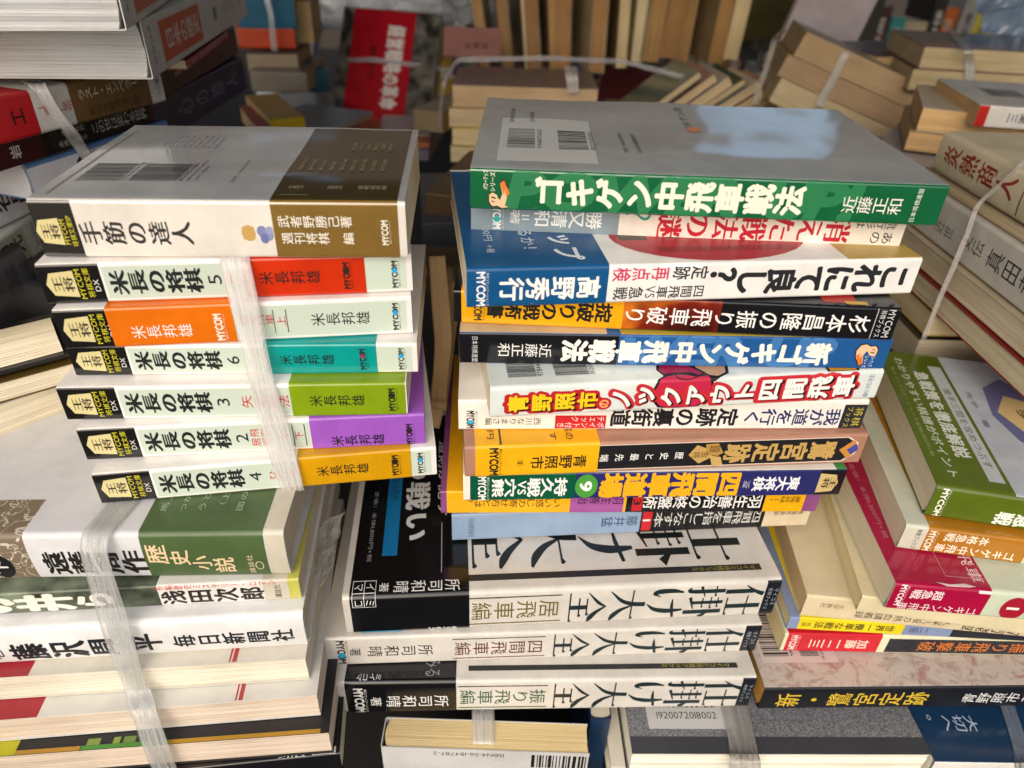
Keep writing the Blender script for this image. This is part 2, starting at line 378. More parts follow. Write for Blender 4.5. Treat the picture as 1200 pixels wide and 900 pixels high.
        if cv:
            def clip(P, k, lim):          # keeps the side k * c <= k * lim
                out = []
                for (x0, c0), (x1, c1) in zip(P, P[1:] + P[:1]):
                    a, b = k * c0 <= k * lim, k * c1 <= k * lim
                    if a: out.append((x0, c0))
                    if a != b: f = (lim - c0) / (c1 - c0); out.append((x0 + (x1 - x0) * f, lim))
                return out
            c0, c1 = min(cs), max(cs); n = max(1, int((c1 - c0) / .55)); off = s.lift + .05 + .011 * s.k
            for i in range(n):
                P = clip(clip(list(vs), 1, c0 + (c1 - c0) * (i + 1) / n), -1, c0 + (c1 - c0) * i / n)
                if len(P) > 2: mb.add([s.pt(x, c, off) for x, c in P], [list(range(len(P)))], mt)
            return
        s._emit(mb, vs, [list(range(len(vs)))], mt, cv)
    def _map(s, gx, gy, X, Cq, ks, kc, ori, slant=0.):
        if ori == 'L': return (X - gy * ks, Cq + (gx + slant * gy) * kc)
        if ori == 'R': return (X + gy * ks, Cq - (gx + slant * gy) * kc)
        if ori == 'U': return (X - gx * ks, Cq - gy * kc)
        return (X + (gx + slant * gy) * ks, Cq + gy * kc)
    def _styles(s, wt, style):
        """copies of the outline that thicken it: brush contrast (M), heavy (B) or an even weight"""
        if style == 'M': return [(d * wt, 0.) for d in (-.026, -.013, 0, .013, .026)]
        if style == 'B': return [(dx * wt, dy * wt) for dx in (-.026, 0, .026) for dy in (-.011, .011)]
        if wt < .012: return [(0., 0.)]
        ks = 4 if wt < .026 else 8 if wt < .07 else 18
        out = [(wt * math.cos(2 * math.pi * (i + .5) / ks), wt * math.sin(2 * math.pi * (i + .5) / ks)) for i in range(ks)]
        if wt > .07: out += [(.5 * a, .5 * b) for a, b in out]
        return out + [(0., 0.)]
    def text(s, mb, txt, s0, s1, cc, h, mt, wt, style='G', ori=None, fill=.98, slant=0., drift=0.):
        ori = ori or s.ori; n = len(txt); cell = (s1 - s0) / n
        for i, ch in enumerate(txt):
            if ch in ' 　': continue
            X = (s0 + (i + .5) * cell) if ori != 'R' else (s1 - (i + .5) * cell)
            cq = cc + drift * (i - (n - 1) / 2)
            cps = [(v, f, 0., 0.) for v, f in SERIF[ch]] if style == 'S' else [(*glyph(ch), dx, dy) for dx, dy in s._styles(wt, style)]
            for ci, (vs, fs, dx, dy) in enumerate(cps):
                if not fs: continue
                wdt = 1.0 if ord(ch) > 0x2000 else max(x for x, _ in vs) + min(x for x, _ in vs)
                out = []
                for x, y in vs:
                    gx, gy = x - wdt / 2 + dx, y - .38 + dy
                    if ch in ROT: gx, gy = gy, -gx
                    if ch in SMALL: gx += .1; gy += .12
                    out.append(s._map(gx, gy, X, cq, cell * fill, h, ori, slant))
                s._emit(mb, out, fs, mt, s._curved([c for _, c in out]), ci)
    def line(s, mb, txt, s0, s1, c0, c1, mt, wt, style='G', ori=None, slant=0.):
        ori = ori or s.ori; adv, pts = 0., []
        for ch in txt:
            if ch in ' 　': adv += .35; continue
            full = ord(ch) > 0x2000
            for ci, (dx, dy) in enumerate(s._styles(wt, style)):
                vs, fs = glyph(ch)
                if not fs: continue
                lo, hi = (0, 1) if full else (min(x for x, _ in vs), max(x for x, _ in vs))
                pts.append(([(x - lo + adv + dx, y + dy) for x, y in vs], fs, hi - lo, ci))
            if pts: adv += pts[-1][2] + (.04 if full else .09)
        if not pts: return
        y0 = min(y for p in pts for _, y in p[0]); y1 = max(y for p in pts for _, y in p[0])
        for vs, fs, _, ci in pts:
            out = []; asp = (s1 - s0) / (c1 - c0); sl = slant / asp if ori == 'H' else slant * asp
            for x, y in vs:
                gx, gy = x / adv - .5, (y - y0) / (y1 - y0) - .5
                if ori == 'U': out.append(s._map(gx, gy, (s0 + s1) / 2, (c0 + c1) / 2, abs(s1 - s0), abs(c1 - c0), 'U'))
                elif ori == 'H': out.append(s._map(gx, gy, (s0 + s1) / 2, (c0 + c1) / 2, s1 - s0, c1 - c0, 'H', sl))
                else: out.append(s._map(gx, gy, (s0 + s1) / 2, (c0 + c1) / 2, s1 - s0, c1 - c0, ori, sl))
            s._emit(mb, out, fs, mt, s._curved([c for _, c in out]), ci)

LAST = []
def on(B, px, py, gap=.8, face='spine'):
    """the point where the sight line through a pixel meets a book's front or top, lifted clear by gap mm"""
    r = ray(px, py); n, p0 = {'spine': (-B.w, B.O), 'fore': (B.w, B.O + B.w * (B.W * MM)), 'top': (B.n, B.O + B.n * (B.T * MM))}[face]
    return r * (p0.dot(n) / r.dot(n)) + n * (gap * MM)
def tag(o, label, cat, group=None, kind=None):
    if label: o['label'] = label
    if cat: o['category'] = cat
    if group: o['group'] = group
    if kind: o['kind'] = kind

def pose_px(bl, br, z, W, face='spine', L=None):
    a, b = at_z(*bl, z), at_z(*br, z); u = (b - a); LL = u.length / MM; u.normalize(); n = Vector((0, 0, 1))
    if L: LL = L
    return a, u, n, LL
def pose_ext(bl, br, z, L):
    """spine edge seen from bl to br, running on to its full length L; also the ruler value of its far end"""
    a, u, n, _ = pose_px(bl, br, z, 0); return (a, u, n, L), px_of(a + u * (L * MM))
def pose_at(px, py, yaw, L, z=None, y=None, tilt=0., roll=0., end='l'):
    """a corner through the pixel (at height z or distance y); yaw about the vertical, tilt about the depth axis, roll about the spine"""
    p = at_z(px, py, z) if z is not None else at_y(px, py, y)
    R = Matrix.Rotation(math.radians(yaw), 3, 'Z') @ Matrix.Rotation(math.radians(-tilt), 3, 'Y') @ Matrix.Rotation(math.radians(roll), 3, 'X')
    u, n = R @ Vector((1, 0, 0)), R @ Vector((0, 0, 1))
    if end == 'r': p = p - u * (L * MM)
    return p, u, n, L

def book(name, label, pose, W, T, cover='#eeeeea', kind='cover', ori='R', xl=None, xr=None, regions=(), obi=None, items=(), marks=(), obi_items=(),
         page='~#e2d6ba', hard=False, bulge=0., r=1.1, face='spine', group=None, seed=None, cat='book', wav=.25, page_fore=None, warp=0.):
    O, u, n, L = pose
    if face == 'fore':      # page edges to the viewer
        w0 = n.cross(u); O = O + u * (L * MM) + w0 * (W * MM); u = -u
    xl = 0. if xl is None else xl; xr = L if xr is None else xr
    B = Book(O, u, n, L, W, T, xl, xr, ori, r, bulge); B.warp = warp
    if max(xl, xr) > 262:      # the ruler runs along the spine as seen: nearer ticks lie wider apart
        dep = lambda q: q.y * CS - q.z * SN
        B.da, B.db = dep(O), dep(O + u * (L * MM))
    e = bpy.data.objects.new(name, None); C.objects.link(e); e.empty_display_size = .01
    e.matrix_world = B.frame(); tag(e, label, cat, group)
    seed = seed if seed is not None else int(abs(O.x * 1e4) + abs(O.z * 1e4))
    ins = 2.6 if hard else .35; t = 2.2 if hard else .55
    def reg(rs):
        out = []
        for (x0, x1, c0, c1, m) in rs:
            if B.S(x0) > B.S(x1): x0, x1 = x1, x0
            out.append((B.S(x0), B.S(x1), B.Cc(c0) if c0 > -.5 else c0, B.Cc(c1), m if not isinstance(m, str) else mat(m, kind)))
        return out
    base = cover if not isinstance(cover, str) else mat(cover, kind)
    B.shell(0, L, -W, T + W, base, reg(regions), thick=t * .9, name='cover', parent=e)
    B.pages(ins, t, page, e, fore=page_fore if page_fore is not None else (3. if hard else .8), seed=seed, wav=wav)
    B.print_all(list(items) + list(marks), e)
    if obi:
        x0, x1, col, oreg = (list(obi) + [()])[:4]
        ob = B.shell(B.S(x0), B.S(x1), -W * .8, T + W * .97, mat(col, kind) if isinstance(col, str) else col, reg(oreg), thick=.16, off=.24, name='paper_band', parent=e)
        if obi_items:
            B.lift = .24; B.print_all(obi_items, ob, 'band_'); B.lift = 0.
    LAST.append(B); return e, B

def ribbon(name, label, pts, width, col='#f4f4f4', kind='plastic', cat='strap', group=None, side=None, fold=.22, seed=1, thick=.12):
    """a flat strap through world points (metres), with lengthwise folds; width in mm"""
    rnd = random.Random(seed); P = []
    for a, b in zip(pts, pts[1:]):
        n = max(2, int((b - a).length / .003))
        for i in range(n): P.append(a.lerp(b, i / n))
    P.append(pts[-1]); K = 9
    for _ in range(3): P = [P[0]] + [(P[i - 1] + P[i] * 2 + P[i + 1]) / 4 for i in range(1, len(P) - 1)] + [P[-1]]
    vs, fs, uv = [], [], []; dist = 0.
    ph = [rnd.random() * 6 for _ in range(3)]
    for i, p in enumerate(P):
        d = (P[min(i + 1, len(P) - 1)] - P[max(i - 1, 0)]).normalized()
        if i: dist += (p - P[i - 1]).length
        sd_ = side.copy() if side else Vector((1, 0, 0)); sd_ = (sd_ - d * sd_.dot(d)).normalized(); nn = d.cross(sd_).normalized()
        if nn.y > 0 and abs(nn.y) > .2: nn = -nn
        wd = width * (1 + .07 * math.sin(dist * 90 + ph[0]))
        for k in range(K):
            f = k / (K - 1) - .5
            h = fold * (math.sin(k * 2.1 + ph[1] + dist * 25) + .5 * math.sin(k * 4.3 + ph[2])) * MM * width * .12
            q = p + sd_ * (f * wd * MM) + nn * (h + .0004); vs.append(q); uv.append((f, dist / (width * MM)))
    for i in range(len(P) - 1):
        for k in range(K - 1):
            a = i * K + k; fs.append([a, a + 1, a + K + 1, a + K])
    me = bpy.data.meshes.new(name); me.from_pydata(vs, [], fs); me.materials.append(mat(col, kind))
    ul = me.uv_layers.new(name='UVMap')
    for lp in me.loops: ul.data[lp.index].uv = uv[lp.vertex_index]
    me.polygons.foreach_set('use_smooth', [True] * len(me.polygons)); me.update()
    o = bpy.data.objects.new(name, me); C.objects.link(o)
    so = o.modifiers.new('thickness', 'SOLIDIFY'); so.thickness = thick * MM; so.offset = 0
    tag(o, label, cat, group); return o

def box(name, lo, hi, mt, bevel=0.):
    mb = MB(); (a, b, c), (d, e, f) = lo, hi
    mb.add([(a, b, c), (d, b, c), (d, e, c), (a, e, c), (a, b, f), (d, b, f), (d, e, f), (a, e, f)], [[3, 2, 1, 0], [4, 5, 6, 7], [0, 1, 5, 4], [1, 2, 6, 5], [2, 3, 7, 6], [3, 0, 4, 7]], mt)
    return mb.build(name, world=True)

# ------------------------------------------------------------------ the setting
t = box('table_floor', (-3000 * MM, -1500 * MM, -470 * MM), (3000 * MM, 4000 * MM, -440 * MM), mat('#1d1916', 'cloth')); t['kind'] = 'structure'
a = box('shading_awning', (-2.4, -.01, .32), (2.4, 1.5, .335), mat('#8a8886', 'cloth')); a['kind'] = 'structure'  # unseen awning put in low to darken the top covers and far books
mb = MB()
for lo, hi in (((-3.2, -.46), (3.2, .38)), ((-3.2, .38), (.72, .68)), ((1.32, .38), (3.2, .68)), ((.72, .55), (.84, .68)), ((1.22, .38), (1.32, .5)), ((.84, .63), (.97, .68)), ((1.1, .645), (1.22, .68)), ((1.27, .5), (1.32, .68)), ((.72, .38), (.8, .43)), ((.99, .38), (1.11, .41)), ((.97, .65), (1.1, .68)), ((-3.2, .68), (-1.12, 1.1)), ((-.74, .68), (3.2, 1.1)), ((-1.12, .68), (-.74, .75)), ((-1.12, .93), (-.74, 1.1))):      # back wall of the shop with openings shaped for sky reflections on covers
    (x0, z0), (x1, z1) = lo, hi; y0, y1 = 2.9, 2.96
    mb.add([(x0, y0, z0), (x1, y0, z0), (x1, y1, z0), (x0, y1, z0), (x0, y0, z1), (x1, y0, z1), (x1, y1, z1), (x0, y1, z1)], [[3, 2, 1, 0], [4, 5, 6, 7], [0, 1, 5, 4], [1, 2, 6, 5], [2, 3, 7, 6], [3, 0, 4, 7]], mat('#4a423a', 'cloth'))
bk = mb.build('shop_wall', world=True); bk['kind'] = 'structure'

# ------------------------------------------------------------------ right-hand stack of game manuals
G = 'shogi manuals piled in the tall middle stack'
def arm(x, c, s, f=1):
    """flexed arm mark; s = size in ruler units, f flips it"""
    P = [(-9, -.30), (-13, -.18), (-13, .02), (-9, .08), (-3, .02), (-2, -.06), (1, -.12), (4, .05), (1, .34), (5, .42), (13, .12), (15, -.12), (11, -.32), (4, -.36), (-2, -.28)]
    return [('p', [(x + px * s * f, c + py * f) for px, py in P], '#2a1a12'),
            ('p', [(x + (px * .9) * s * f, c + (py * .88) * f) for px, py in P], '#eec39a'),
            ('p', [(x + 1 * s * f, c + .30 * f), (x + 5 * s * f, c + .38 * f), (x + 12 * s * f, c + .06 * f), (x + 8 * s * f, c - .02 * f), (x + 7 * s * f, c + .16 * f), (x + 5 * s * f, c + .02 * f)], '#e0782c'),
            ('p', [(x - 9 * s * f, c - .02 * f), (x - 4 * s * f, c - .05 * f), (x - 4 * s * f, c - .08 * f), (x - 9 * s * f, c - .06 * f)], '#2a1a12'),
            ('p', [(x - 9 * s * f, c - .12 * f), (x - 5 * s * f, c - .15 * f), (x - 5 * s * f, c - .17 * f), (x - 9 * s * f, c - .15 * f)], '#2a1a12')]
def koma(x0, x1, c, h, col, txt=None, tcol='#2a2418', ori='L'):
    """shogi piece with its point towards the book's head"""
    w = x1 - x0
    if ori == 'L': P = [(x0, c), (x0 + .18 * w, c + h * .42), (x1, c + h * .5), (x1, c - h * .5), (x0 + .18 * w, c - h * .42)]
    else: P = [(x1, c), (x1 - .18 * w, c + h * .42), (x0, c + h * .5), (x0, c - h * .5), (x1 - .18 * w, c - h * .42)]
    it = [('p', P, col)]
    if txt: it.append(('t', txt, x0 + .2 * w, x1 - .06 * w, c, h * .62, tcol, 1, {'style': 'M'}))
    return it
def mycom(x0, x1, c0, c1, col, dot=None, sub=None):
    it = [('l', 'MYCOM', x0, x1 - (x1 - x0) * .18, c0, c1, col, .035)]
    if dot: it.append(('e', x0 + (x1 - x0) * .41, c0 + (c1 - c0) * .63 if dot[0] != '-' else c0 + (c1 - c0) * .37, (x1 - x0) * .36, (c1 - c0) * .105, dot.strip('-')))
    it.append(('l', '毎日コミュニケーションズ', x1 - (x1 - x0) * .12, x1 + (x1 - x0) * .12, c0 + .02, c1 - .02, sub or col, 0))
    return it

GREEN = '#0a6339'
book('paperback_book', 'green spined game manual with grey back cover topmost on the middle stack', pose_px((551, 245), (1096, 265.5), -102, 128), 128, 17, GREEN, 'laminate', 'L', 551, 1100, r=1.3, warp=.8, group=G,
     regions=[(540, 1120, 1.6, 140, '#b0b7b8')],
     items=[('h', 'POWER UP!', 600, 1005, .0, 1.0, '#257c4c', .06, {'slant': .22}),
            ('t', 'ゴキゲン中飛車戦法', 626, 939, .5, .74, '#f6f0dc', .045), ('t', '近藤正和', 983, 1054, .46, .44, '#f3f0e4', .01)] + arm(585, .36, 1.0),
     marks=[('l', 'パワーアップ', 566, 572, .5, .97, '#f6f0dc', .02), ('l', 'シリーズ', 574, 580, .45, .93, '#f6f0dc', .02), ('l', '日本将棋連盟', 1066, 1072, .08, .92, '#e8efe6', 0),
            ('r', 580, 700, 11, 82, '#c3c6c3'), ('bar', 590, 625, 30, 62, 'c', '#2b2d30'), ('bar', 655, 692, 30, 62, 'c', '#2b2d30'), ('l', '9784819703635', 628, 634, 30, 62, '#2b2d30', 0), ('l', '1922276012002', 695, 701, 30, 62, '#2b2d30', 0),
            ('l', 'ISBN4-8197-0363-6', 590, 596, 74, 104, '#44484a', 0), ('l', 'C2276 ¥1200E', 618, 624, 74, 96, '#44484a', 0), ('l', '定価：本体1,200円+税', 735, 741, 28, 62, '#3c4042', 0), ('l', '日本将棋連盟発行', 752, 758, 28, 62, '#3c4042', 0),
            ('l', 'ゴキゲン流', 835, 848, 72, 118, '#4d6a58', 0), ('e', 845, 74, 10, 5, '#c98a6a')])

book('paperback_book', 'cream and grey manual with brushy red title just under the green spined manual', pose_px((552, 271), (1053, 290), -117, 128), 128, 14.6, '#efe7d9', 'cover', 'R', 552, 1052, group=G,
     regions=[(540, 723, -130, 140, '#87979f')],
     items=[('t', '消えた戦法の謎', 766, 992, .5, .92, '#c01a30', 1.2, {'style': 'M'}), ('t', '？', 724, 764, .5, .95, '#2a9a86', .01), ('t', '勝又清和', 624, 704, .5, .6, '#f2f2ee', .015)],
     marks=[('t', '流行形は', 994, 1042, .74, .42, '#2a2625', .01), ('t', 'あの', 1014, 1042, .28, .42, '#2a2625', .01), ('t', '＝著', 597, 621, .5, .5, '#f2f2ee', .01)] + mycom(577, 589, .1, .95, '#f4f4f0', '-#38b0a8'))

BLUE = '#0a5286'
book('paperback_book', 'thick white manual with blue band and bold black hiragana title', pose_px((547, 361), (1066, 345), -133.5, 128), 128, 17.2, '#f1efea', 'cover', 'R', 551, 1069, r=1.6, group=G,
     regions=[(985, 1080, 1.6, 132, '#c2a257')],
     items=[('t', 'これにて良し？', 828, 1060, .5, .74, '#26282c', .045, {'fill': 1.06}), ('t', '定跡', 786, 828, .76, .36, '#26282c', .02), ('t', '再点検', 717, 784, .76, .36, '#d23a62', .02),
            ('t', '四間飛車', 770, 827, .27, .34, '#26282c', .015), ('l', 'VS', 758, 769, .1, .44, '#26282c', .01), ('t', '急戦', 720, 756, .27, .34, '#26282c', .015),
            ('e', 850, 30, 118, 27, '#b5303e')],
     marks=[('r', 742, 776, 26, 34, '#3b2a2c'), ('r', 800, 835, 28, 36, '#3b2a2c'), ('r', 862, 900, 27, 35, '#3b2a2c'), ('r', 915, 950, 26, 33, '#3b2a2c'), ('r', 780, 940, 13, 18, '#93222f')],
     obi=(551, 713, BLUE), obi_items=[('t', '高野秀行', 588, 706, .46, .6, '#f4f4f0', .03), ('l', '棋力アップ', 655, 690, 78, 6, '#e9eef2', .03), ('l', '整理するか！', 622, 640, 70, 12, '#e9eef2', .01),
                                          ('l', '1200円', 578, 588, 48, 27, '#dfe7ee', 0), ('l', '＋税', 578, 588, 24, 15, '#dfe7ee', 0)] + mycom(562, 575, .04, .92, '#eef2f6'))

book('paperback_book', 'black and flame orange manual with yellow band and white title', pose_px((532, 378), (1043, 400), -149.8, 128), 128, 15.8, '#17171a', 'gloss', 'R', 534, 1046, r=1.4, group=G,
     regions=[(728, 842, .0, 1.0, mat('#c0601c', 'fire'))],
     items=[('t', '杉本昌隆の振り飛車破り', 731, 1016, .48, .56, '#f3f1ec', .012)],
     marks=[('l', 'MYCOM', 1033, 1041, .96, .1, '#d8d8d8', .0, {'ori': 'R'}), ('l', '将棋ブックス', 1024, 1031, .94, .1, '#d8d8d8', 0), ('r', 1020, 1021, .05, .98, '#b8b8b8'), ('r', 960, 1000, 4, 14, '#a3281c'), ('r', 985, 1010, 3, 6, '#caa23a')],
     obi=(543, 730, '#f0ad17'), obi_items=[('t', '掟破りの戦術書', 572, 718, .5, .62, '#1c1a16', .03)] + mycom(557, 569, .1, .95, '#1c1a16'))

book('paperback_book', 'blue manual with black band and bold white title above the boxing glove manual', pose_px((539, 426), (1034, 433), -166, 128), 128, 15.8, '#235a98', 'gloss', 'R', 539, 1035, r=1.2, group=G,
     regions=[(530, 722, .0, 1.0, '#16171b'), (530, 708, 1.5, 60, '#cdb690'), (724, 990, 1.5, 60, '#bda63e')],
     items=[('h', 'WER UP', 726, 975, .0, 1.0, '#3f78b4', .05, {'slant': .2}), ('t', '新ゴキゲン中飛車戦法', 656, 969, .47, .72, '#f6f2e6', .05), ('t', '近藤正和', 582, 646, .46, .46, '#ecebe6', .01)] + arm(1010, .5, .95, -1),
     marks=[('l', '日本将棋連盟', 553, 560, .06, .9, '#d8d8d8', 0), ('l', 'パワーアップ', 1016, 1021, .1, .5, '#eef0f4', .01), ('l', 'シリーズ', 1009, 1014, .06, .46, '#eef0f4', .01)])

def outlined(txt, x0, x1, c, h, fillc, out, sh, drift=0., wt=.04):
    return [('t', txt, x0, x1, c, h * 1.12, out, .13, {'drift': drift, 'fill': 1.12}), ('t', txt, x0 + 1.4, x1 + 1.4, c - .03, h, sh, wt + .03, {'drift': drift}), ('t', txt, x0, x1, c, h, fillc, wt, {'drift': drift, 'fill': .9})]
book('paperback_book', 'pale mint manual with red outlined title over a crimson boxing glove', pose_px((574, 491), (1024, 468), -182.5, 128), 120, 16.2, '#dde5e0', 'gloss', 'L', 571, 1028, r=2.0, group=G,
     items=[('p', [(808, 7), (822, 17), (848, 19), (856, 12), (850, 4), (838, 1.2), (828, .8), (816, 3)], '#1a1214'), ('p', [(813, 8), (824, 15.6), (846, 17.4), (852, 11.6), (847, 5), (836, 2.2), (820, 4)], '#cfa27c'), ('p', [(806, 5), (826, 1.2), (836, .72), (830, .55), (812, 2.2)], '#ece6e4'),
            ('p', [(763, .3), (761, .7), (766, 1.6), (774, 4), (769, 9), (773, 14), (785, 17), (800, 15.6), (814, 11), (823, 6), (829, 1.6), (832, .7), (829, .28), (816, .04), (790, .01), (770, .1)], '#1a1214'),
            ('p', [(766, .34), (764, .7), (769, 1.5), (778, 3.6), (790, 4.6), (803, 3.6), (812, 2), (824, 3), (826, 1.5), (829, .7), (826, .32), (815, .09), (790, .06), (772, .15)], '#c4254a'),
            ('p', [(776, 5.4), (772, 9), (776, 13), (786, 15.6), (799, 14.2), (811, 10), (820, 5.4), (816, 3.6), (805, 5.4), (790, 6.4)], '#a81d45'), ('o', 800, 3.4, 13, 3., .7, '#1a1214'),
            ] +
     outlined('青野照市', 590, 699, .46, .56, '#f3cf1e', '#c0202c', '#15120f', .055) + [('e', 705, .32, 9, .2, '#c0202c'), ('t', 'の', 698, 712, .32, .3, '#f3b06a', .04)] +
     outlined('ノックアウト', 710, 884, .46, .72, '#f6f3ee', '#c92a36', '#14110f') + outlined('四間飛車', 884, 1000, .52, .74, '#f6f3ee', '#c92a36', '#14110f') + [('p', [(963, 3), (985, 1.6), (1000, 4), (990, 7)], '#1a1214'), ('p', [(966, 3.2), (985, 2), (997, 4), (988, 6)], '#d79a24')],
     marks=[('l', '創元社', 1012, 1018, .1, .9, '#7f93b0', 0), ('bar', 594, 628, 8, 22, 'c', '#4a5056'), ('bar', 650, 690, 8, 22, 'c', '#4a5056'), ('l', '9784422', 629, 636, 8, 22, '#4a5056', 0), ('l', '1920076', 691, 697, 8, 22, '#4a5056', 0)])

book('paperback_book', 'white manual with navy and black title and small red tag under the glove manual', pose_px((537.5, 504), (1007, 503), -199.2, 128), 128, 16.6, '#f0ebe2', 'cover', 'R', 538, 1007, r=1.2, group=G,
     regions=[(981, 1012, .0, .86, '#2b2d33')],
     items=[('t', '我が道を行く', 868, 980, .43, .6, '#222d60', .02), ('t', '定跡の裏街道', 713, 862, .43, .64, '#17181c', .03), ('r', 650, 709, .05, .5, '#c9222c')],
     marks=[('t', 'チェック', 668, 708, .38, .2, '#f6e9e6', .01), ('t', 'ポイント付き', 652, 708, .17, .2, '#f6e9e6', .01), ('t', '西川なりまさ編', 568, 634, .3, .26, '#2b2826', 0), ('l', '将棋', 994, 1004, .1, .78, '#c8b64a', 0), ('l', 'ブックス', 985, 992, .06, .8, '#c8b64a', 0)] + mycom(547, 559, .06, .66, '#1c1a18', '-#38a8d0'))

GOLD = '#c4a05c'
book('paperback_book', 'black manual with salmon edging, yellow band and gold brush title', pose_px((545, 560), (1005, 543), -217.6, 128), 128, 18, '#b08069', 'cover', 'R', 546, 1006, r=1.6, group=G,
     items=[('p', [(690, .1), (985, .1), (998, .35), (998, .72), (985, .93), (690, .93)], '#e4d2c2'), ('p', [(690, .13), (984, .13), (996, .37), (996, .7), (984, .9), (690, .9)], '#1c1c1f'),
            ('t', '鷺宮定跡', 844, 975, .5, .62, GOLD, 1.5, {'style': 'B'}), ('p', [(804, .5), (818, .2), (832, .42), (828, .66), (812, .82)], GOLD), ('p', [(822, .84), (836, .86), (844, .54), (838, .44), (824, .5)], '#b48d48'), ('p', [(829, .46), (842, .4), (846, .14), (834, .1)], '#c9a765'),
            ('p', [(978, .5), (992, .82), (996, .7), (987, .5), (994, .3), (990, .2)], '#c98a3c'), ('p', [(987, .5), (996, .7), (1000, .5), (994, .32)], '#4a4a9a'), ('t', '歴史と最先端', 698, 802, .5, .25, '#f2f0ea', .012, {'fill': .62})],
     marks=[('t', '金将', 808, 828, .5, .24, '#5f4318', 0), ('t', '銀', 826, 840, .68, .24, '#5f4318', 0)],
     obi=(558, 700, '#edb012'), obi_items=[('t', '青野照市', 621, 687, .44, .46, '#1c1a16', .015), ('l', '［著］', 606, 613, .3, .6, '#1c1a16', 0), ('l', '魅惑の', 662, 672, 22, 3, '#1c1a16', .01), ('l', 'ます', 644, 652, 18, 3, '#1c1a16', .01), ('r', 586, 588, 1.6, 20, '#1c1a16'), ('l', '1100円', 572, 580, 24, 5, '#1c1a16', 0)] + mycom(574, 587, .05, .95, '#1c1a16'))

book('paperback_book', 'navy manual with big yellow title, green band and number nine disc', pose_px((543, 587), (982, 580.5), -234.6, 128), 128, 16.6, '#2b2d68', 'gloss', 'R', 543, 984, r=1.2, group=G,
     regions=[(540, 551, -.4, 1.0, '#efe9da'), (955, 990, -.4, 1.0, '#17171c'), (540, 972, 1.3, 132, '#e2dfd2'), (972, 990, 1.3, 132, '#3d8a4a')],
     items=[('t', '四間飛車道場', 701, 866, .5, .96, '#f2b01b', .05), ('t', '東大将棋', 879, 934, .5, .56, '#eeeef2', .03), ('e', 686, .5, 13, .44, '#4a9a3c'), ('t', '9', 676, 696, .5, .8, '#f6f5ee', .03)] + koma(955, 978, .5, .74, '#cdb47c', '王将', '#3a2c14', 'R'),
     marks=[('t', 'ブックス', 868, 876, .5, .4, '#eeeef2', 0)],
     obi=(552, 673, '#0c5539'), obi_items=[('t', '持久戦', 617, 664, .5, .72, '#f2f3ec', .03), ('l', 'VS', 606, 616, .75, .2, '#f2f3ec', .02, {'ori': 'R'}), ('t', '穴熊', 576, 605, .5, .72, '#f2f3ec', .03)] + mycom(560, 572, .02, .92, '#f2f3ec'))

book('paperback_book', 'thin black manual with yellow band and purple edging under the number nine manual', pose_px((517, 602), (955, 600), -249.6, 128), 128, 14.6, '#8a4b80', 'gloss', 'R', 518, 956, r=1.0, group=G,
     regions=[(525, 668, -130, 140, '#efb016'), (668, 730, -.4, 1.0, '#a2559a'), (733, 893, -.4, 1.0, '#151518'), (893, 939, -.4, 1.0, '#efb016'), (730, 733, -.4, 1.0, '#efb016')],
     items=[('t', 'いい感じの寄せ方とは？', 546, 658, .5, .5, '#241f14', .01), ('t', '羽生善治の終盤術', 752, 891, .5, .66, '#ecebe6', .015), ('r', 740, 752, .1, .95, '#c3202a'), ('t', '3', 740, 752, .5, .7, '#1a1416', .02)],
     marks=[('t', '羽生善治', 676, 730, .6, .42, '#2a1628', 0), ('t', '最強将棋21', 898, 934, .6, .34, '#5a4410', 0)])

book('paperback_book', 'pale blue and black manual with red number one on its spine', pose_px((530, 634), (944, 616), -268.6, 128), 128, 18, '#8aa0bb', 'cover', 'R', 530, 946, r=1.2, group=G,
     regions=[(749, 893, -.4, 1.0, '#141417'), (893, 950, -130, 140, '#d8c9a8')],
     items=[('t', '四間飛車を指しこなす本', 764, 890, .5, .62, '#d9d8d2', .01), ('r', 751, 762, .1, .86, '#c3242c'), ('t', '1', 750, 763, .5, .7, '#efe6e2', .01), ('t', '藤井猛', 703, 746, .5, .42, '#33456e', .0)],
     marks=[('l', '河出書房新社', 549, 556, .1, .86, '#50648a', 0), ('t', '最強将棋塾', 903, 938, .6, .26, '#6b5c42', 0)])

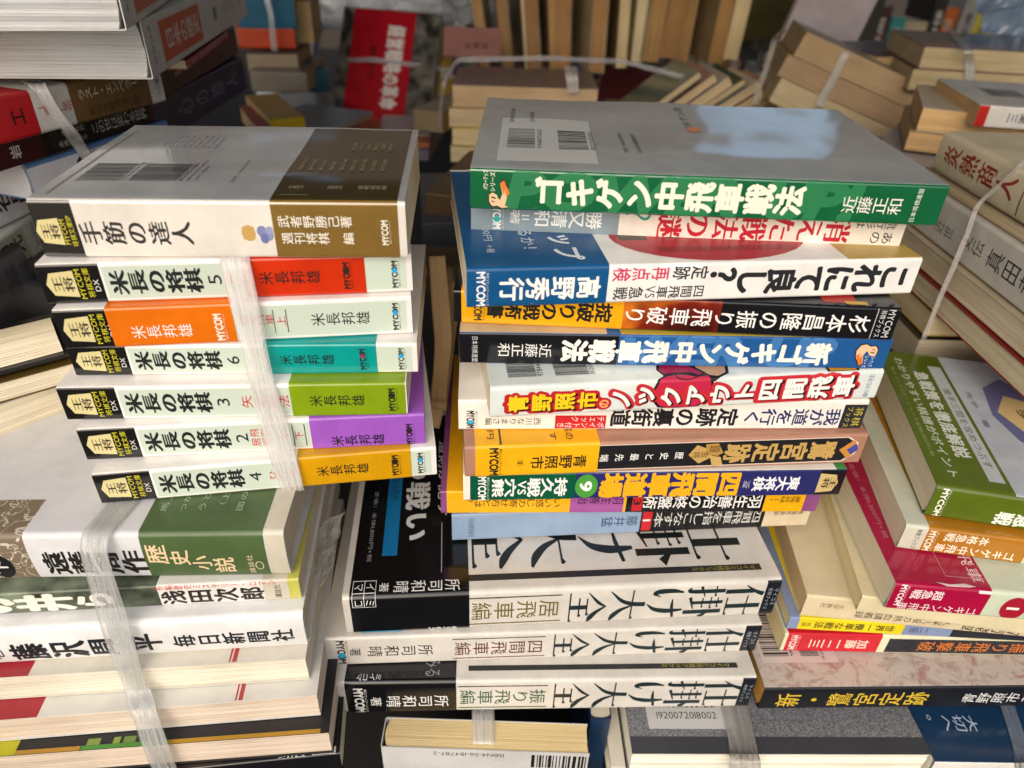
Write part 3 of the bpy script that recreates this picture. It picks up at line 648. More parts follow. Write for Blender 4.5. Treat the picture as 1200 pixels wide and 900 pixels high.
# three large tactics volumes at the foot of the stack
INK = '#14282a'; OFFW = '#d3cec4'
def mincho(x0, x1, c, h, col=INK): return [('t', '仕掛け大全', x0, x1, c, h, col, 1, {'style': 'S', 'fill': .98})]
def boxed(txt, x0, x1, col, ch='G'):
    return [('r', x0 - 1, x1 + 1, .83, .86, '#3a3a34'), ('r', x0 - 1, x1 + 1, .13, .16, col), ('t', txt, x0, x1, .49, .5, col, .0)]
book('paperback_book', 'large white tactics volume with black band and visible big title cover', pose_px((407, 744), (903, 721.5), -297, 148), 148, 27, OFFW, 'gloss', 'R', 405, 904, r=3.0, group=G,
     regions=[(888, 906, .0, 1.0, '#1c2026')],
     items=mincho(658, 884, .48, .9) + [('t', '仕掛け大全', 545, 872, 34, 40, '#141a1a', 1, {'style': 'S'}), ('r', 548, 886, 8, 12, '#26282a')] + boxed('居飛車編', 550, 654, '#6a6222'),
     marks=[('t', 'マイコミ将棋ブックス', 806, 880, 10, 3.2, '#a89a3c', .0), ('l', '将棋ブックス', 891, 896, .2, .8, '#9aa4ae', 0), ('l', 'マイコミ', 898, 903, .3, .8, '#9aa4ae', 0)],
     obi=(413, 549, '#0f1013'), obi_items=[('t', '所司和晴', 462, 540, 6, 7.5, '#e8e8e4', .01), ('t', '著', 446, 458, 6, 6, '#e8e8e4', 0), ('t', '第第', 500, 535, .04, .2, '#d8d8d4', .02), ('l', '車の戦い', 470, 502, 128, 34, '#c9cbcc', 1.2, {'style': 'B'}),
         ('r', 446, 464, 26, 140, '#0f6ea6'), ('l', 'シリーズ完結!!', 449, 461, 125, 66, '#0a3a60', .01), ('l', '定価：本体1,800円+税', 428, 434, 74, 22, '#8d9093', 0), ('l', '道則が記す', 512, 526, 118, 52, '#c9cbcc', .01), ('r', 517, 518, 14, 48, '#9a9c9e'),
         ('t', 'イマ', 417, 443, 6.5, 5, '#dfe0e0', 0), ('t', 'ミコ', 417, 443, .86, .2, '#dfe0e0', 0), ('r', 416, 443, .75, .76, '#dfe0e0'), ('r', 416, 443, 10, 10.4, '#dfe0e0'), ('r', 416, 443, 2.6, 3, '#dfe0e0'), ('r', 429.3, 430, .76, 10, '#dfe0e0'), ('r', 416, 416.7, .76, 10, '#dfe0e0'), ('r', 442.4, 443, .76, 10, '#dfe0e0'), ('p', [(422, .02), (470, .02), (440, .06), (426, .1)], '#1c86b0')])
book('paperback_book', 'large white tactics volume with no band between its two black banded sisters', pose_px((383, 781), (883, 764), -319, 148), 148, 21.6, OFFW, 'gloss', 'R', 381, 884, r=2.0, group=G,
     regions=[(866, 890, .0, 1.0, '#1c2026')],
     items=mincho(641, 862, .5, .92) + boxed('四間飛車編', 531, 636, '#5c1c1e') + [('t', '所司和晴', 430, 508, .5, .4, '#2a2826', .0), ('t', '著', 410, 424, .5, .3, '#2a2826', 0)],
     marks=mycom(396, 408, .08, .92, '#1c1a18', '-#2aa0d4') + [('l', '将棋ブックス', 869, 874, .2, .8, '#9aa4ae', 0), ('l', 'マイコミ', 876, 881, .3, .8, '#9aa4ae', 0)])
book('paperback_book', 'large white tactics volume with black band at the very bottom of the middle stack', pose_px((395, 836), (875, 829), -345, 148), 148, 25.6, OFFW, 'gloss', 'R', 393, 876, r=2.4, group=G,
     regions=[(861, 880, .0, 1.0, '#1c2026')],
     items=mincho(641, 859, .5, .9) + boxed('振り飛車編', 537, 638, '#14503a') + [('r', 548, 858, 7, 10, '#26282a')],
     marks=[('t', 'マイコミ将棋ブックス', 770, 850, 9, 3.2, '#a89a3c', .0), ('l', '将棋ブックス', 864, 868, .2, .8, '#9aa4ae', 0), ('l', 'マイコミ', 870, 874, .3, .8, '#9aa4ae', 0)],
     obi=(407, 534, '#0f1013'), obi_items=[('t', '所司和晴', 452, 526, .4, .4, '#e8e8e4', .01), ('t', '著', 434, 448, .4, .32, '#e8e8e4', 0), ('l', '見てみる', 498, 516, 26, 3, '#8a8c8e', .0), ('t', 'コマ', 420, 434, 4, 5, '#dfe0e0', 0), ('t', 'ミイ', 435, 449, 4, 5, '#dfe0e0', 0)] + mycom(416, 430, .02, .84, '#e8e8e4'))

# ------------------------------------------------------------------ left-hand bundle of pocket books
GL = 'pocket books tied in the left bundle'
BLK = '#191817'
def bunko_marks(x0, x1, series, tail):
    f = lambda q: x0 + (x1 - x0) * q
    return koma(f(.014), f(.094), .5, .66, '#dccf96', '王将') + [('l', 'MYCOM', f(.098), f(.113), .12, .88, '#d9cf2c', .0), ('l', '将棋文庫' + tail, f(.119), f(.137), .14, .9, '#d9cf2c', .0)] + ([('l', 'DX', f(.142), f(.156), .3, .62, '#e6e6e2', .0)] if series else [])
book('pocket_book', 'thick white pocket book with brown band topmost on the left bundle', pose_px((54, 302), (478, 303), -115, 106), 106, 23, '#ece5da', 'laminate', 'L', 45, 478, r=1.6, warp=.6, group=GL,
     regions=[(30, 94, -.4, 1.0, '#2b2824'), (30, 478, 1.8, 110, '#b4b8ba')],  # white jacket turns grey on top: its shade is painted in
     items=koma(45, 74, .46, .46, '#dccf96', '王将') + [('t', '手筋の達人', 95, 228, .44, .42, '#34322f', 1.1, {'style': 'M'})] + [('e', 293, .45, 8, .14, '#c9a35a'), ('r', 286, 300, .34, .56, '#c9a35a'), ('e', 309, .48, 6, .1, '#7f88b4'), ('e', 316, .42, 6, .1, '#8d94bc'), ('e', 311, .36, 5, .09, '#6d77a8'), ('e', 318, .5, 4, .07, '#9aa0c6')],
     marks=[('l', 'MYCOM', 75, 81, .24, .68, '#d9cf2c', .0), ('l', '将棋文庫SP', 83, 90, .2, .74, '#d9cf2c', .0), ('bar', 72, 126, 22, 44, 'c', '#44464a'), ('bar', 136, 196, 22, 44, 'c', '#44464a'), ('l', '9784839918', 128, 133, 22, 46, '#44464a', 0), ('l', '1920176012', 198, 203, 22, 46, '#44464a', 0),
            ('l', 'ISBN4-8399-1821-4', 207, 211, 22, 50, '#55585a', 0), ('l', 'C0176 ¥1200E', 216, 220, 22, 42, '#55585a', 0), ('l', '定価：本体1,200円', 262, 266, 20, 50, '#55585a', 0), ('r', 60, 62, 6, 96, '#7f817e')] + [('l', q, 128 + k * 9, 132 + k * 9, 88 - 2.6 * len(q), 88, '#74767a', 0) for k, q in enumerate(('プロの技が身につく', '必須手筋を三百題', '攻めと受けの基本', '実戦に役立つ好著', '初段を目指す人へ', '週刊将棋の人気欄', '待望の文庫化実現', '解いて強くなろう', '詰将棋も収録した'))],
     obi=(323, 469, '#83662c', [(300, 490, 1.8, 110, '#473c22')]),  # same brown band, with the shade on its top put into the colour
     obi_items=[('t', '武者野勝己著', 329, 416, .66, .22, '#efe8d8', .012), ('t', '週刊将棋', 331, 388, .37, .22, '#efe8d8', .012), ('t', '編', 403, 417, .37, .22, '#efe8d8', .012)] + mycom(449, 459, .26, .7, '#efe8d8') +
        [('l', q, 336 + k * 13, 342 + k * 13, 36, 36 + 3.2 * len(q), '#9a8f70', 0) for k, q in enumerate(('終盤の決め手', '寄せの手筋', '受けの妙手', '駒得の技', '端攻めの筋', '飛車の活用', '角の好手順', '桂の両取り', '香の田楽刺'))] + [('l', q, 392 + k * 10, 398 + k * 10, 66, 66 + 3. * len(q), '#9a8f70', 0) for k, q in enumerate(('全三百問', '一手から', '五手まで', '解説つき', '文庫判で', '好評発売'))] + [('t', '矢倉戦法', 338, 356, 14, 4, '#a2977a', 0), ('t', '振飛車破', 384, 402, 14, 4, '#a2977a', 0), ('t', '実戦詰将棋', 420, 455, 14, 5, '#a2977a', 0), ('r', 333, 366, 30, 30.6, '#8d8264'), ('r', 333, 366, 5, 5.6, '#8d8264')])

PALE = '#cbd8c8'
def yonenaga(num, label, bl, br, z, T, W, band, red, bcol='#1c1a18', author=None, mx=None, panel=True, dot='#2a2018', tilt=0, axy=.5, yoff=.5, extra=()):
    x0, x1 = (bl[0] + bl[0] - 10) / 2 + 0, br[0] + .5
    f = lambda q: x0 + (x1 - x0) * q
    it = [('r', f(.172), f(.985), .1, .9, PALE)] if panel else []
    it += bunko_marks(x0, x1, True, '') + [('t', '米長の将棋', f(.184), f(.436), .5, .62, '#191c1a', 1.5, {'style': 'B'}), ('t', num, f(.44), f(.492), .5, .62, '#191c1a', .0)]
    it += list(red)
    mk = mycom(f(.945), f(.965), .14, .86, '#1c1a18', '#2fa3d8')
    oi = [('t', '米長邦雄', author[0], author[1], axy, .36, bcol, .0)] + ([] if mx is None else mycom(mx[0], mx[1], yoff - .34, yoff + .36, bcol, dot)) + list(extra)
    return book('pocket_book', label, pose_px(bl, br, z, W), W, T, '#f2eee8', 'gloss', 'L', x0, x1, r=1.3, group=GL,
                regions=[(x0 - 9, f(.166), -.4, 1.0, BLK)], items=it, marks=mk, obi=(band[0], band[1], band[2]), obi_items=oi)
RD = '#cf2a3e'
yonenaga('5', 'pocket book with red orange band second in the left bundle', (57, 357), (484, 342), -132.2, 16.8, 106, (290, 430, '#cc3210'), [('t', '戦', 266, 276, .5, .3, RD, 0)], author=(305, 378), mx=(404, 414))
yonenaga('1', 'pocket book whose orange band has slipped to the left', (77, 410), (484, 391), -150.3, 17.6, 106, (132, 277, '#e0700f'), [('t', '対振飛車', 282, 324, .56, .3, RD, 0), ('t', '上', 326, 338, .5, .3, RD, 0), ('r', 323, 324, .2, .8, '#3a3a36'), ('r', 338, 339, .2, .8, '#3a3a36'), ('t', '米長邦雄', 366, 436, .5, .36, '#1c1a18', 0)], bcol='#f6efe2', author=(155, 228), mx=(254, 266), axy=.38, yoff=.42, dot=None)
yonenaga('6', 'pocket book with teal band in the left bundle', (90, 441), (490, 437), -165.4, 14.6, 106, (312, 443, '#0a9a93'), [], author=(328, 394), mx=(423, 432), dot='#8a3a5a')
yonenaga('3', 'pocket book with olive green band in the left bundle', (80, 493), (478, 486), -182.4, 16.6, 106, (343, 477, '#83a016'), [('t', '矢倉戦法', 284, 342, .5, .42, RD, .01)], author=(364, 430), mx=(457, 467))
yonenaga('2', 'pocket book with violet band in the left bundle', (103, 540), (498, 520), -199.4, 16.6, 106, (366, 499, '#a05cc4'), [('l', '居飛', 296, 306, .2, .8, RD, .0), ('l', '振飛', 308, 318, .2, .8, RD, .0), ('t', '対', 332, 342, .6, .4, RD, 0), ('t', '下', 346, 358, .5, .3, RD, 0), ('r', 345, 346, .15, .85, '#3a3a36'), ('r', 359, 360, .15, .85, '#3a3a36')], author=(388, 452), mx=(477, 486), axy=.26, yoff=.36)
yonenaga('4', 'pocket book with mustard yellow band lowest in the left bundle', (120, 591), (512, 557), -216.4, 16.6, 106, (352, 483, '#d29a0c'), [('t', 'ひねり飛', 316, 352, .5, .36, RD, 0)], author=(372, 434), mx=(460, 470))

LB = LAST[-7:]
# ------------------------------------------------------------------ lower left stack
GLL = 'older books in the lower left stack'
e, B = book('hardcover_book', 'grey and green novel with brown swirl end, topmost of the lower left stack', pose_px((-165, 682), (342, 674), -243.5, 130), 130, 26.5, '#d5d5d6', 'cover', 'L', -165, 342, hard=True, bulge=1.2, r=2.2, group=GLL,
     regions=[(-170, 50, -130, 22, mat('#7c6d58', 'ornate')), (320, 350, -130, 140, '#cdc6b2')],
     items=[('t', '遠藤周作', 62, 181, .4, .54, '#1d1b19', 1.6, {'style': 'B'}), ('e', 12, .34, 15, .27, '#17161a'), ('t', '下', 3, 21, .34, .36, '#efece4', .02)],
     obi=(180, 319, '#4b6238'), obi_items=[('t', '歴', 182, 208, .58, .44, '#e6cba0', .02), ('t', '史', 208, 232, .5, .36, '#e6cba0', .02), ('t', '小', 232, 256, .38, .34, '#e6cba0', .02), ('t', '説', 256, 282, .32, .38, '#e6cba0', .02), ('l', '講談社', 296, 303, .1, .56, '#d9c9a4', 0), ('o', 309, .3, 5, .1, .4, '#d9c9a4')] +
        [('t', s_, 200 + 0 * i, 250, 22 + i * 9, 4.6, '#c3cdb6', 0) for i, s_ in enumerate(())] + [('l', s_, 192 + i * 22, 200 + i * 22, 13, 52, '#a9b79a', 0) for i, s_ in enumerate(('馬上で変身の', 'つかの間行動は', 'うとうとする', '（上さまの）', '国の象に染み'))] + [('l', 'ISBN4', 304, 310, 38, 60, '#a9b79a', 0)])
book('paperback_book', 'leafy dark and white paperback with red line of print beside the strap', pose_px((-150, 729), (354, 702), -257, 128), 128, 13, '#e4e0d8', 'cover', 'L', -150, 354, r=1.4, group=GLL,
     regions=[(-150, 191, -.4, 132, mat('#56604a', 'photo')), (312, 341, -.4, 132, '#cfc7b4'), (341, 356, -130, 132, '#c4c25a')],
     items=[('t', 'の', -50, 28, .5, .9, '#efeadb', .05), ('t', '井', 24, 92, .5, .84, '#efeadb', .06), ('t', 'ら', 92, 140, .5, .8, '#efeadb', .05), ('t', '浅田次郎', 192, 313, .42, .68, '#241d1a', .03)],
     marks=[('t', '長編歴史ミステリー・ロマン', 188, 328, .9, .22, '#d4483c', .0), ('l', '講談社', 324, 332, .15, .8, '#4a5a50', 0)])
EW, BW = book('hardcover_book', 'white hardcover with brush written author name across its rounded spine', pose_px((-170, 789), (362, 757), -280.5, 130), 130, 23, '#e6e5e2', 'gloss', 'L', -170, 362, hard=True, bulge=1.6, r=2.6, group=GLL,
     items=[('t', '藤沢', 22, 113, .4, .5, '#1f2226', 1.6, {'style': 'B'}), ('t', '周', 113, 146, .42, .56, '#1f2226', 1.6, {'style': 'B'}), ('t', '平', 160, 200, .48, .5, '#1f2226', 1.6, {'style': 'B'}), ('t', '毎日新聞社', 209, 350, .46, .36, '#1f2226', 1.1, {'style': 'B'}), ('t', '巻', -6, 16, .4, .4, '#1f2226', .01)])
book('hardcover_book', 'cream paged book with red corner and page edges outward under the white hardcover', pose_px((-140, 829), (363, 796), -296.5, 130), 130, 15.5, '#d6d0c0', 'cover', 'L', 363, -140, face='fore', group=GLL, page='#e8e2cd',
     regions=[(-150, 45, .5, 160, '#a52632')], items=[('r', 274, 276, 118, 130.5, '#b03a3c'), ('r', 278, 283, 118, 130.5, '#b03a3c')])
book('hardcover_book', 'pink paged book with red corner and dark lower edge in the lower left stack', pose_px((-140, 880), (376, 838), -312.5, 130), 130, 15.6, '#d8d5cc', 'cover', 'L', 376, -140, face='fore', group=GLL, page='#e0cfba',
     regions=[(-150, 55, .5, 160, '#a52632'), (-150, 20, -130, .0, '#c2b51e'), (90, 380, -130, .0, '#22222a')], items=[('r', 281, 283, 118, 130.5, '#b03a3c'), ('r', 285, 290, 118, 130.5, '#b03a3c')])
book('paperback_book', 'pink paged book with black, yellow and green cover edge near the bottom left', pose_px((-140, 922), (390, 882), -330, 130), 130, 17, '#202126', 'cover', 'L', 390, -140, face='fore', group=GLL, page='#dfcdb8',
     regions=[(-150, 30, .5, 160, '#b8b41c'), (105, 205, 129, 160, '#4d8f3a'), (30, 104, 129, 160, '#b78a34'), (205, 380, 129, 160, '#b58a2a')], items=[('r', 110, 125, 126, 129, '#7f9a4a'), ('r', 140, 148, 126, 129, '#8aa04c'), ('r', 152, 166, 126, 129, '#6d8a44')])
book('paperback_book', 'black book with orange print lowest of the lower left stack', pose_px((-120, 960), (402, 905), -347, 130), 130, 16.5, '#16161a', 'gloss', 'L', -120, 402, group=GLL,
     items=[('t', '新版将棋百科', 228, 262, 20, 8, '#c9741c', .02), ('t', '講座', 330, 400, 3, 4, '#c8c8c4', 0)], regions=[(226, 266, 1.6, 30, '#2a2018')])

LL = LAST[-7:]
# ------------------------------------------------------------------ lower right stack
P1, X1 = pose_ext((1082, 605), (1200, 623), -236.5, 188)
P2, X2 = pose_ext((1050, 643), (1179, 660), -253, 188)
P3, X3 = pose_ext((1036, 714), (1200, 728), -271, 188)
P4, X4 = pose_ext((937, 722), (1200, 747), -299, 188)
P5, X5 = pose_ext((921, 737), (1200, 752), -308.5, 188)
P6, X6 = pose_ext((913, 763), (1200, 769), -324.5, 188)
P7, X7 = pose_ext((888, 831.5), (1200, 828), -343.5, 188)
GR = 'books in the lower right stack'
book('paperback_book', 'olive green manual with white cover panels topmost of the lower right stack', P1, 128, 19.5, '#56681a', 'gloss', 'R', 1084, X1, r=2.6, group=GR,
     regions=[(1174, 1640, 1.6, 140, '#b7bdc4')],
     items=[('t', '急戦', 1160, 1206, .3, .42, '#f0f2e6', .03), ('l', 'わかりやすい棋譜がポイント', 1103, 1116, 8, 122, '#c9cfba', .02), ('l', '急戦策を徹底解説', 1123, 1144, 26, 108, '#d9ddd0', .03),
            ('r', 1150, 1169, 10, 116, '#b9bfc0'), ('l', '後手三間を攻めつぶす', 1154, 1165, 20, 92, '#3c4a1a', .01), ('p', [(1206, 70), (1216, 98), (1250, 110), (1300, 90), (1296, 60), (1252, 40), (1222, 48)], '#6a6a92'), ('p', [(1216, 74), (1240, 92), (1284, 86), (1284, 58), (1240, 54)], '#d8bd84'), ('l', '歩', 1244, 1264, 66, 80, '#3a2c1a', .02), ('l', '先手／著', 1185, 1193, 56, 92, '#6b7280', 0)],
     marks=mycom(1092, 1101, .05, .95, '#eef0e2') + [('l', '毎日コミュニケーションズ定価1,300円+税', 1092, 1097, 24, 110, '#a3ad7c', 0)])
book('paperback_book', 'ochre manual with white title and brown disc numbered two', P2, 128, 16, '#c8c9b6', 'gloss', 'R', 1052, X2, r=2.0, group=GR,
     regions=[(1078, 1196, -130, 140, '#a8701a')],
     items=[('t', 'ゴキゲン中飛車', 1092, 1186, .28, .36, '#f2e8d2', .015), ('t', '本格急戦', 1098, 1150, .74, .36, '#f2e8d2', .015), ('e', 1212, .4, 15, .44, '#7b5a3a'), ('t', '2', 1202, 1222, .4, .6, '#f6f2e6', .03), ('l', '積極的棋風で行く定価1300円', 1084, 1090, 100, 20, '#c9963c', 0)],
     marks=mycom(1080, 1090, .08, .9, '#f2e8d2') + [('l', '将棋ブックス', 1066, 1072, .1, .9, '#3a3c34', 0)])
book('paperback_book', 'worn crimson manual with white title and red disc numbered one', P3, 128, 18, '#c3cbb4', 'gloss', 'R', 1037, X3, r=2.2, group=GR,
     regions=[(1030, 1147, -130, 140, '#a30f3c')],
     items=[('t', '超急戦', 1058, 1096, .68, .36, '#f0dfe0', .02), ('t', 'ゴキゲン中飛車', 1048, 1142, .2, .3, '#f0dfe0', .01), ('e', 1180, .44, 15, .42, '#a3182e'), ('t', '1', 1170, 1190, .44, .6, '#f2eee4', .03),
            ('l', '飛車', 1128, 1144, 26, 5, '#ead0d4', .01), ('l', '鮮烈な力戦', 1070, 1094, 116, 40, '#c9899a', .01), ('l', '定価：本体1,300円+税', 1048, 1055, 88, 30, '#c67f92', 0),
            ('r', 1100, 1146, 8, 8.5, '#c67f92'), ('r', 1100, 1100.8, 8, 66, '#c67f92'), ('p', [(1084, 4), (1100, 3.2), (1118, 4.4), (1130, 3), (1122, 2.2), (1096, 1.8)], '#d8c3c2'), ('p', [(1132, 1.0), (1146, 1.0), (1147, .9), (1138, .93)], '#e2d6d2')],
     marks=mycom(1044, 1053, .2, .98, '#f0dfe0'))
book('paperback_book', 'plain cream paged book squeezed under the crimson manual', pose_at(1003, 716, -8, 182, z=-282.5), 126, 11, '#d9cda6', 'cover', 'R', page='~#e8d7a6', group=GR)
book('paperback_book', 'cream spined manual with thin black title sticking out below the crimson manual', P4, 128, 16, '#d8c8a4', 'cover', 'R', 938, X4, r=1.4, group=GR, page='~#d9bd8c',
     items=[('t', '勝てる四間飛車', 1122, 1250, .34, .62, '#2b2620', .0, {'slant': .2}), ('t', '久保八段の熱血講義録', 998, 1112, .34, .34, '#4a4032', 0)], marks=[('t', '文学教社', 956, 984, .62, .24, '#7d6d50', 0)])
book('paperback_book', 'slim yellow and blue grey manual above the red banded manual', P5, 128, 9.2, '#8292b4', 'cover', 'R', 922, X5, r=.9, group=GR, page='~#e2d2a2',
     regions=[(934, 1056, -.4, 140, '#e6cf14'), (1112, 1570, -.4, 1., '#23262e')], items=[('t', '世界一簡単な戦法', 952, 1046, .5, .58, '#3a3218', .02), ('t', '二冊', 1062, 1086, .5, .5, '#3c4560', 0), ('t', '将棋', 937, 949, .5, .36, '#6b5f14', 0)])
book('paperback_book', 'black manual with red band and orange title above the marbled cover', P6, 128, 14.6, '#d9d6b4', 'gloss', 'R', 914, X6, r=1.2, group=GR, page='~#e2d2a2',
     regions=[(918, 1026, -130, 140, '#c21c2c'), (1035, 1600, .08, .84, '#1e232b')],
     items=[('t', '加藤一二三', 944, 1014, .48, .5, '#f0d8c8', .02), ('t', '四間振り飛車撃破', 1070, 1240, .45, .56, '#d9772a', .01)], marks=mycom(922, 932, .12, .92, '#f0dcd4'))
book('paperback_book', 'black spined book with gold title and marbled pinkish cover', P7, 128, 18, '#17181c', 'cover', 'L', 888, X7, r=1.6, group=GR, page='~#b58a3c',
     regions=[(880, 1640, 1.8, 140, mat('#c3b6ab', 'marble'))],
     items=[('t', '新・鷺宮定跡', 904, 1082, .46, .66, '#d8b534', .5, {'style': 'M'}), ('t', '青野照市', 1120, 1188, .46, .5, '#e6e6e2', .0, {'slant': .15}), ('t', '著', 1190, 1206, .46, .44, '#e6e6e2', .0)],
     marks=[('r', 896, 986, 16, 54, '#cfc3bb'), ('bar', 900, 930, 20, 50, 'c', '#3b3432'), ('bar', 944, 966, 20, 30, 'c', '#3b3432'), ('l', '1920076', 968, 972, 18, 30, '#3b3432', 0), ('l', '9784839', 932, 936, 20, 50, '#3b3432', 0)])

# ------------------------------------------------------------------ bottom edge
UP, DOWN = Vector((0, 0, 1)), Vector((0, 0, -1))
def standing(p, L, face='cover', lean=0., turn=0.):
    """a book on end at world point p; face = what it turns to the viewer"""
    R = Matrix.Rotation(math.radians(turn), 3, 'Z') @ Matrix.Rotation(math.radians(lean), 3, 'Y')
    if face == 'back': u, n = DOWN, Vector((0, -1, 0))       # upside down, back board outwards
    elif face == 'cover': u, n = UP, Vector((0, -1, 0))
    elif face == 'spine': u, n = DOWN, Vector((1, 0, 0))
    else: u, n = UP, Vector((1, 0, 0))                         # page edges outwards
    return p, R @ u, R @ n, L
def top_pose(tl, tr, ztop, T, W):
    a, u, n, L = pose_px(tl, tr, ztop, W); return a - Vector((0, 0, T * MM)), u, n, L

# the pocket book standing on its head, page block upwards
e, B = book('pocket_book', 'pocket book standing upside down with buff page edges up, at the bottom edge', standing(at_z(452, 840, -350), 148, 'back'), 105, 16, '#c9c8c4', 'cover', 'R', page='~#e6cd96',
     marks=[('l', 'ISBN4-06-184787-2', 2.5, 5.6, 17 + 46, 17 + 10, '#55565a', .01), ('bar', 2.5, 14, 17 + 60, 17 + 95, 'c', '#1d1d20')])
def zz(x, y, z): return Vector((x, y, z)) * MM
book('paperback_book', 'thin navy paperback standing on end beside the buff page edges', standing(at_z(692, 842, -350), 188, 'spine'), 128, 11, '#14304e', 'cover', page='~#d5cdb6')
book('hardcover_book', 'white hardcover with thin black edge line under the grey granite cover', top_pose((716, 898), (1072, 900), -368, 16, 180), 180, 16, '#d9d2c2', 'cover', face='fore', hard=True, page='~#ece4cc', xl=1072, xr=716, items=[('r', 735, 733, 30, 190, '#26272a')])
e, B = book('paperback_book', 'thick grey granite patterned book with price label and bar code', top_pose((741, 883), (1092, 884), -350, 17, 180), 180, 17, mat('#77787a', 'granite'), 'matte', face='fore', page='~#ece6d4', xl=1092, xr=741, wav=1.2,
     regions=[(1100, 735, 1 + 171, 1 + 184, '#3a3b42')])
B.print_all([('r', 872, 766, 1 + 180 - 13, 1 + 180 - 60, '#c6c5c0'), ('bar', 852, 774, 1 + 180 - 25, 1 + 180 - 45, 's', '#26272a'), ('h', '1920072018002', 852, 778, 1 + 180 - 22.5, 1 + 180 - 18.6, '#36373a', .01, {'ori': 'U'})], e, 'label_')
e, B = book('paperback_book', 'dark blue covered book with white print at the bottom right corner', top_pose((1096, 893), (1420, 898), -352, 20, 128), 128, 20, '#1b3856', 'gloss', 'R', 1096, 1420, page='~#e6e0d0', regions=[(1090, 1430, -.4, .62, '#8e1a22'), (1090, 1430, .62, 1.0, '#e8e4da')],
     items=[('t', '大切へ。', 1112, 1172, 22, 10, '#b9c6d6', .0), ('t', 'する価格の頂・全日空で、', 1086, 1180, 38, 7, '#8fa3bd', 0)])

# ------------------------------------------------------------------ upper left pile
GU = 'books in the upper left pile'
PG = '#d2d4d6'
for (b0, b1, z, T, lab, off) in (((180, 93), (275, 29), -74, 26.5, 'large white volume with whole orange label, ragged page edges to the viewer', 0), ((149, 36), (262, -42), -47, 26.5, 'large white volume with cut off orange label at the upper left corner', 3)):
    a, u, n, L = pose_px(b0, b1, z, 182)
    x0, x1 = b0[0], b1[0]; Q_ = lambda q: x0 + (x1 - x0) * q
    book('paperback_book', lab, (a, u, n, 257), 182, T, '#cfcfc9', 'cover', 'L', 0, 257, group=GU, page=PG, wav=2.4, seed=5 + off, page_fore=2.,
         items=[('r', 24, 112, .1, .9, '#c9c0b2'), ('r', 26, 110, .14, .86, '#c8502c'), ('t', '日本の歴史', 34, 106, .5, .46, '#d9c9bc', .03), ('e', 150, .5, 5, .16, '#3f7a72'), ('t', '昭和の世', 170, 240, .5, .28, '#a9aaa6', 0)],
         marks=[('l', '会社日本', 8, 12, .2, .9, '#5a5a58', 0)])
def ul(label, bl, br, z, T, L, cover, regions, items, kind='cover', **k):
    a, u, n, LL = pose_px(bl, br, z, 105)
    if L > LL: 
        ext = (L - LL) * MM; da = a.y * CS - a.z * SN; a2 = a - u * ext
        d2 = a2.y * CS - a2.z * SN; x2 = 600 + FPX * a2.x / d2
    else: a2, x2, L = a, bl[0], LL
    return book('pocket_book', label, (a2, u, n, L), 105, T, cover, kind, 'L', x2, br[0], regions=regions, items=items, group=GU, **k)
ul('white and brown pocket book with red end under the white volumes', (0, 171), (195, 119), -100, 21, 148, '#cfcdc8', [(-80, 22, -.4, 130, '#b01822'), (66, 174, -.4, 130, '#6e5230')],
   [('t', 'ラスト・エンペラー', 76, 158, .66, .34, '#d9d2c4', .0), ('t', '愛新覚羅溥儀の妻', 84, 156, .24, .3, '#3a2a18', .01), ('t', '［満洲国］皇帝', 26, 66, .5, .3, '#b5202e', .01), ('t', 'エ', -8, 12, .5, .4, '#2a0c0e', .02), ('l', '入江曜子', 184, 190, .2, .8, '#3a3836', 0)], r=2.)
U4 = LAST[-1]
ul('black and maroon pocket book with small white print in the upper left pile', (0, 202), (182, 143), -115, 14, 148, '#3d1518', [(32, 176, -.4, 110, '#161314')],
   [('t', 'この世は変わる世界', 92, 172, .5, .6, '#cfc9c2', .01), ('l', '言の森', 40, 52, .2, .8, '#3c3c3c', .0), ('t', '未来の世界', 54, 84, .66, .28, '#b9b3ac', 0), ('t', '未来を変える', 48, 84, .28, .28, '#b9b3ac', 0), ('t', '岩', -6, 6, .5, .5, '#d9d2ca', .02)])
U5 = LAST[-1]
ul('blue and white pocket book with brushy black title half hidden behind the bundle', (44, 236), (204, 178), -136, 20, 0, '#5f84b8', [(42, 182, .12, .86, '#dcdee6')],
   [('t', 'の望遠', 86, 172, .5, .66, '#22242c', 1.4, {'style': 'B'}), ('r', 44, 70, .0, .06, '#2a4a80')], r=2.2, page='~#d9d9de')
U6 = LAST[-1]
ul('white pocket book with black author name at the left edge', (0, 268), (62, 238), -156, 29, 150, '#e6e6ec', [], [('t', '宮城谷昌光', -60, 52, .5, .56, '#26262c', .02)], r=2.)
ul('greenish pocket book with black author name below the white one', (-2, 336), (54, 292), -179, 22, 150, '#dcdfd8', [(-90, 34, .1, .9, '#c2c5b2'), (-90, 34, -.4, .1, '#3f5a3c')], [('t', '昌光', -8, 30, .55, .5, '#26262a', .02), ('l', '日本の歴史11701', 44, 49, .2, .9, '#5a5a60', 0)], r=2.)
def ul2(label, bl, br, z, T, cover, items=(), kind='cover'):
    a, u, n, LL = pose_px(bl, br, z, 130)
    return book('paperback_book', label, (a, u, n, LL), 130, T, cover, kind, 'L', bl[0], br[0], items=items, group=GU, r=2., hard=False)
ul2('navy book with silver lettering leaning into the gap behind the bundle', (188, 170), (290, 106), -135, 27, '#20264a', [('t', '心の旅人', 212, 282, .5, .42, '#7d8296', .0)])
ul2('dark maroon book between the navy book and the thin red one', (188, 120), (280, 64), -107, 22, '#2a1012')
